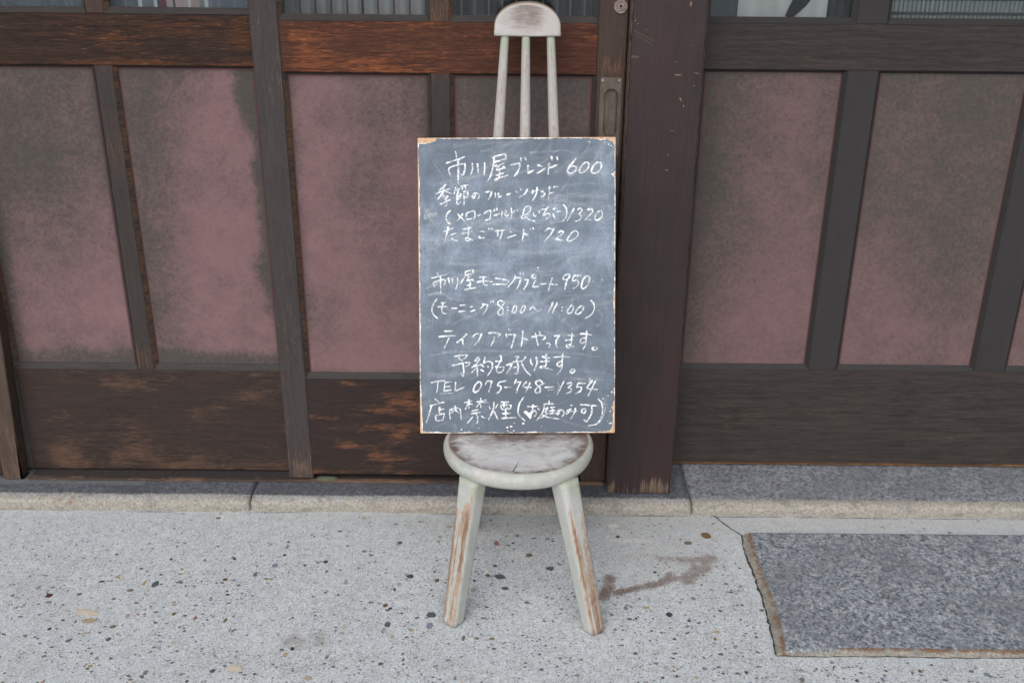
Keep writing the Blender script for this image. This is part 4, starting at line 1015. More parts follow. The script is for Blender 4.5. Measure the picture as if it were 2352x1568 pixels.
def local(name, V, F, mat, attrs=None, smooth=False):
    o = mesh(name, V, F, mat, None, attrs, smooth); o.parent = CB; return o
H2 = BW / 2
def mmi(pts): return np.array(pts) / 1000.0
left = mmi([(0, 3.5), (25, 4.5), (50, 2.8), (80, 1.6), (150, 1.0), (250, 1.3), (290, 2.2), (330, 1.5), (400, 2.6), (470, 2.2), (540, 2.4), (600, 2.0), (634, 1.6), (643, 3)])
right = mmi([(0, 16), (6, 10), (12, 6), (25, 3.8), (45, 2.8), (58, 6.8), (66, 3.5), (74, 1.2), (120, 1.0), (220, 1.0), (300, 2.6), (320, 1.0), (430, 1.3), (556, 1.0), (560, 4), (562.5, 8), (565, 3), (568, 1.2), (620, 1.6), (634, 4), (643, 8)])
bot = mmi([(-214, 8), (-206, 4), (-195, 2.0), (-150, 1.4), (-60, 1.2), (0, 1.0), (30, 1.4), (120, 1.2), (185, 2.2), (200, 4.2), (208, 9), (214, 14)])
top = mmi([(-214, 11.4), (-202, 11.6), (-188, 11.2), (-181, 9.6), (-176, 7.2), (-173, 3.0), (-170, 1.8), (-120, 1.5), (-60, 1.2), (0, 1.2), (60, 1.4), (130, 1.6), (150, 2.6), (164, 3.4), (183, 5.4), (194, 4.2), (205, 8.4), (214, 14)])
def outline(extra, jit, seed):
    r = np.random.RandomState(seed); pts = []
    def side(n, f):
        return [f(t) for t in np.linspace(0, 1, n)]
    j = lambda q, s: ((fbm(np.array([q * 300.]), np.array([s]), seed, 4)[0] - .5) * .6 + (fbm(np.array([q * 55.]), np.array([s + 7.]), seed, 5)[0] - .5) * .9) * jit
    pr = lambda tab, q: float(np.interp(q, tab[:, 0], tab[:, 1]))
    cl = lambda v: max(.0004, v)
    for x in np.arange(-H2, H2, .0018):
        y = cl(pr(bot, x) + extra + j(x, 1)); 
        if -H2 + pr(left, y) + extra < x < H2 - pr(right, y) - extra: pts.append((x, y))
    for y in np.arange(0, BL, .0018):
        x = H2 - cl(pr(right, y) + extra + j(y, 2))
        if pr(bot, x) + extra < y < BL - pr(top, x) - extra: pts.append((x, y))
    for x in np.arange(H2, -H2, -.0018):
        y = BL - cl(pr(top, x) + extra + j(x, 3))
        if -H2 + pr(left, y) + extra < x < H2 - pr(right, y) - extra: pts.append((x, y))
    for y in np.arange(BL, 0, -.0018):
        x = -H2 + cl(pr(left, y) + extra + j(y, 4))
        if pr(bot, x) + extra < y < BL - pr(top, x) - extra: pts.append((x, y))
    return pts
def sheet(name, pts, z0, z1, mat):
    bm = bmesh.new()
    vs = [bm.verts.new((x, y, z1)) for x, y in pts]
    es = [bm.edges.new((vs[i], vs[(i + 1) % len(vs)])) for i in range(len(vs))]
    bmesh.ops.triangle_fill(bm, use_beauty=True, use_dissolve=False, edges=es, normal=(0, 0, 1))
    lo = [bm.verts.new((x, y, z0)) for x, y in pts]
    for i in range(len(vs)):
        k2 = (i + 1) % len(vs); bm.faces.new((vs[i], lo[i], lo[k2], vs[k2]))
    me = bpy.data.meshes.new(name); bm.normal_update(); bm.to_mesh(me); bm.free(); me.materials.append(mat)
    o = bpy.data.objects.new(name, me); COL.objects.link(o); o.parent = CB
    return o
def slate():
    k = M('chalk_dusted_board_paint', .72, .25)
    s = k.sep()
    n1, n2, n3 = k.noise(k.map(1, .8, 1), 7, 5, .6, .5), k.noise(k.map(30, 12, 1), 1, 5, .65, 1.2), k.noise(None, 330, 3, .6)
    n4 = k.noise(k.map(9, 24, 1, (3, 1, 0)), 1, 5, .6, .8)
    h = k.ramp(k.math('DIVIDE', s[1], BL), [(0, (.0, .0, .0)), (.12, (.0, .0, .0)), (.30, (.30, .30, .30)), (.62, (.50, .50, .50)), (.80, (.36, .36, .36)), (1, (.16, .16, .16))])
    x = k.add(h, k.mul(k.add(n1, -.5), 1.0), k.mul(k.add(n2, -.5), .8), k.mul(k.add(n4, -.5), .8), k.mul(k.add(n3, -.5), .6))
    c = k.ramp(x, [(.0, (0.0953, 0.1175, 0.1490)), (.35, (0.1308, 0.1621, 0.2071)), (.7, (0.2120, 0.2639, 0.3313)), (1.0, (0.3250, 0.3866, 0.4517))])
    k.color(c); k.bump(n3, .08, .0005)
    return k.m
WM['slate'] = slate()
sheet('white_primer', outline(0.0, .0016, 5), -.0004, .0003, WM['primer'])
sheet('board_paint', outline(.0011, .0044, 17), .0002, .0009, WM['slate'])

def chalk(name):
    m_ = bpy.data.materials.new(name); m_.use_nodes = True
    n, l = m_.node_tree.nodes, m_.node_tree.links
    b = n['Principled BSDF']; b.inputs['Roughness'].default_value = .95; b.inputs['Specular IOR Level'].default_value = .05
    b.inputs['Base Color'].default_value = (.69, .725, .755, 1)
    co = n.new('ShaderNodeTexCoord'); at = n.new('ShaderNodeAttribute'); at.attribute_name = 'strength'
    nz1 = n.new('ShaderNodeTexNoise'); nz1.inputs['Scale'].default_value = 700; nz1.inputs['Detail'].default_value = 3
    nz2 = n.new('ShaderNodeTexNoise'); nz2.inputs['Scale'].default_value = 210; nz2.inputs['Detail'].default_value = 4
    for q in (nz1, nz2): l.new(co.outputs['Object'], q.inputs['Vector'])
    ad = n.new('ShaderNodeMath'); ad.operation = 'ADD'; l.new(nz1.outputs['Fac'], ad.inputs[0]); l.new(nz2.outputs['Fac'], ad.inputs[1])
    mr = n.new('ShaderNodeMapRange'); mr.inputs['From Min'].default_value = .78; mr.inputs['From Max'].default_value = 1.12; mr.inputs['To Min'].default_value = .10
    l.new(ad.outputs[0], mr.inputs['Value'])
    mu = n.new('ShaderNodeMath'); mu.operation = 'MULTIPLY'; mu.use_clamp = True
    l.new(mr.outputs[0], mu.inputs[0]); l.new(at.outputs['Fac'], mu.inputs[1]); l.new(mu.outputs[0], b.inputs['Alpha'])
    return m_
WM['chalk'] = chalk('white_chalk')
